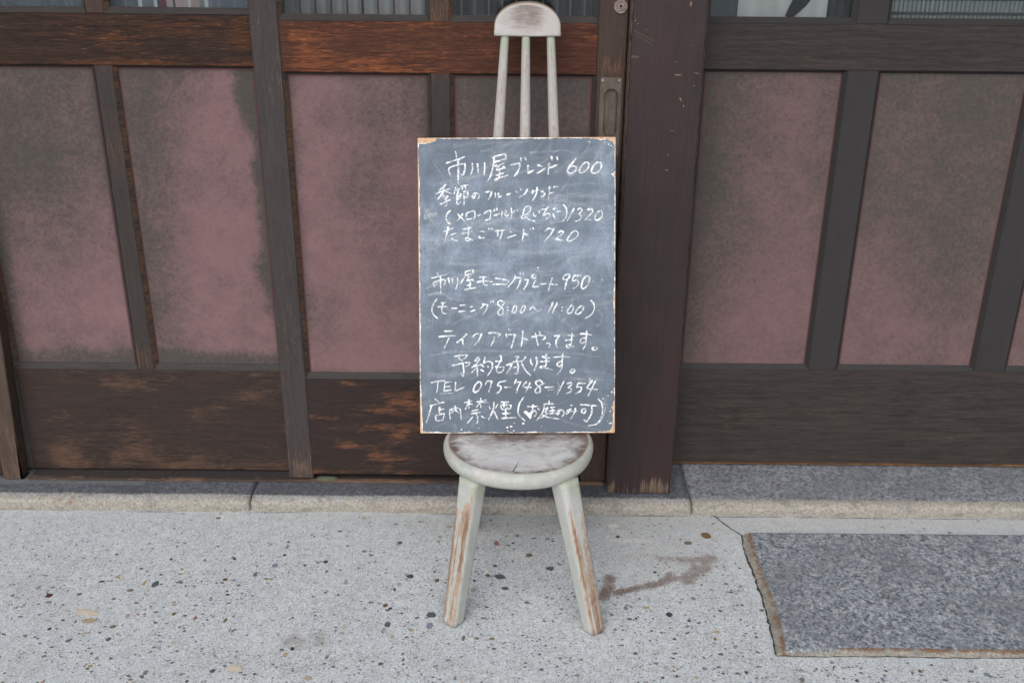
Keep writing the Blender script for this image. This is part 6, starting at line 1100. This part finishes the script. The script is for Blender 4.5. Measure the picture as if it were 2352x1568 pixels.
def write(name, text, z0, dz, wmul, amul, seed, soft=False):
    r = random.Random(seed); V, F, S_ = [], [], []
    for si, st_ in enumerate(text.split(';')):
        hd, body = st_.split(':'); wd, al = map(float, hd.split(','))
        P = curve([tuple(map(float, q.split(','))) for q in body.split()], 1.6)
        n = len(P); L = n * 1.6
        ph = r.random() * 10
        press = r.uniform(.86, 1.12)
        for k, p in enumerate(P):
            a, b = P[max(0, k - 1)], P[min(n - 1, k + 1)]
            d = (b - a) / (np.linalg.norm(b - a) or 1); nrm = np.array([-d[1], d[0]])
            t = k / max(1, n - 1)
            wv_ = wd * wmul * press * (.92 + .16 * math.sin(ph + k * .35)) * (1 - .28 * t) * (1 + r.uniform(-.10, .10)) * (1 if L > 9 else 1.1)
            e = min(k, n - 1 - k)
            if e == 0: wv_ *= .62
            s_ = al * amul * (1.16 + .24 * math.sin(ph * 2 + k * .21) - .34 * t)
            row = ((-1, .15), (0, 1), (1, .15)) if soft else ((-1, .62), (-.45, 1), (.45, 1), (1, .62))
            for u, f in row:
                q = p + nrm * (wv_ / 2 * u) + (d * (wd * .18) * (-1 if k == 0 else 1) if (e == 0 and abs(u) < .9) else 0)
                V.append((q[0] / 1000, q[1] / 1000, z0 + si * dz)); S_.append(s_ * f)
            if k:
                w_ = len(row); c0 = len(V) - 2 * w_
                F += [[c0 + i, c0 + i + 1, c0 + w_ + i + 1, c0 + w_ + i] for i in range(w_ - 1)]
    F = [f[::-1] for f in F]
    return local(name, V, F, WM['chalk'], {'strength': S_})
rs = random.Random(21)
sm = []
for q in range(150):                                       # wiping marks of the duster
    x0, y0 = rs.uniform(-195, 195), min(625, max(20, rs.gauss(360, 150)))
    an = rs.choice((rs.gauss(.1, .25), rs.gauss(.1, .25), rs.gauss(.9, .3))); L_ = rs.uniform(25, 150)
    bend = rs.uniform(-.25, .25)
    P_ = []
    for s_ in (-.5, -.17, .17, .5):
        P_.append((max(-206, min(206, x0 + math.cos(an) * L_ * s_ - math.sin(an) * L_ * bend * (s_ * s_ - .25))), max(6, min(634, y0 + math.sin(an) * L_ * s_ + math.cos(an) * L_ * bend * (s_ * s_ - .25)))))
    thin = rs.random() < .35
    sm.append('%g,%g:' % (rs.uniform(.6, 1.4) if thin else rs.uniform(5, 22), rs.uniform(.12, .3) if thin else rs.uniform(.04, .12)) + ' '.join('%.1f,%.1f' % p for p in P_))
write('chalk_smudge', GHOSTS + ';' + ';'.join(sm), .00095, .0000015, 1.0, 1.35, 3, True)['kind'] = 'stuff'
for q, ln_ in enumerate(STROKES.split('|')):                # one mesh per line of the menu
    write('chalk_writing', ln_, .00135, .000008, 1.0, 1.16, 4 + q)
# little spots where the paint has chipped to the white primer
V, F = [], []
BLOB = [(13.8, 48.9), (19.4, 50.0), (23.2, 46.5), (29.8, 44.2), (30.4, 35.1), (27.9, 31.3), (23.2, 37.0), (17.5, 42.8), (14.7, 44.7)]
CHIPS = [(157.3, 632.0, 1.5), (189.2, 630.9, 0.9), (198.5, 626.4, 1.5), (203.5, 623.5, 1.1), (207.8, 621.6, 0.9), (-52.3, 625.2, 0.7), (209.3, 412.2, 1.3), (185.1, 335.4, 1.1), (165.5, 332.3, 0.9), (45.6, 362.1, 1.7), (206.4, 90.7, 1.9), (198.5, 82.5, 1.1), (187.2, 76.1, 1.3), (118.1, 61.5, 1.9), (203.6, 48.3, 1.5), (12.7, 21.8, 2.6), (-13.8, 15.2, 2.6), (-22.3, 13.3, 2.6), (-21.4, 5.7, 1.3), (-8.1, 6.2, 1.5), (-85.2, 12.2, 1.1), (-123.3, 8.8, 1.9), (-106.6, 6.5, 0.9), (-7.1, 22.8, 1.1), (202.4, 21.7, 1.7), (206.2, 22.2, 1.5), (51.9, 15.0, 0.9), (198.0, 27.0, 0.9), (207.0, 562.3, 2.6)]
for x, y, r_ in CHIPS:
    b = len(V); n = 8; an = random.random() * 3
    for q in range(n):
        a = 2 * math.pi * q / n; rr = r_ * random.uniform(.75, 1.15)
        V.append(((x + rr * 1.15 * math.cos(a)) / 1000, (y + rr * .85 * math.sin(a)) / 1000, .0010))
    F.append(list(range(b, b + n)))
b = len(V); V += [(x / 1000, y / 1000, .0010) for x, y in BLOB]; F.append(list(range(b, b + len(BLOB)))[::-1])
local('paint_chip', V, F, WM['primer'])['kind'] = 'stuff'

for o in bpy.data.objects:
    if 'org' in o.keys(): del o['org']
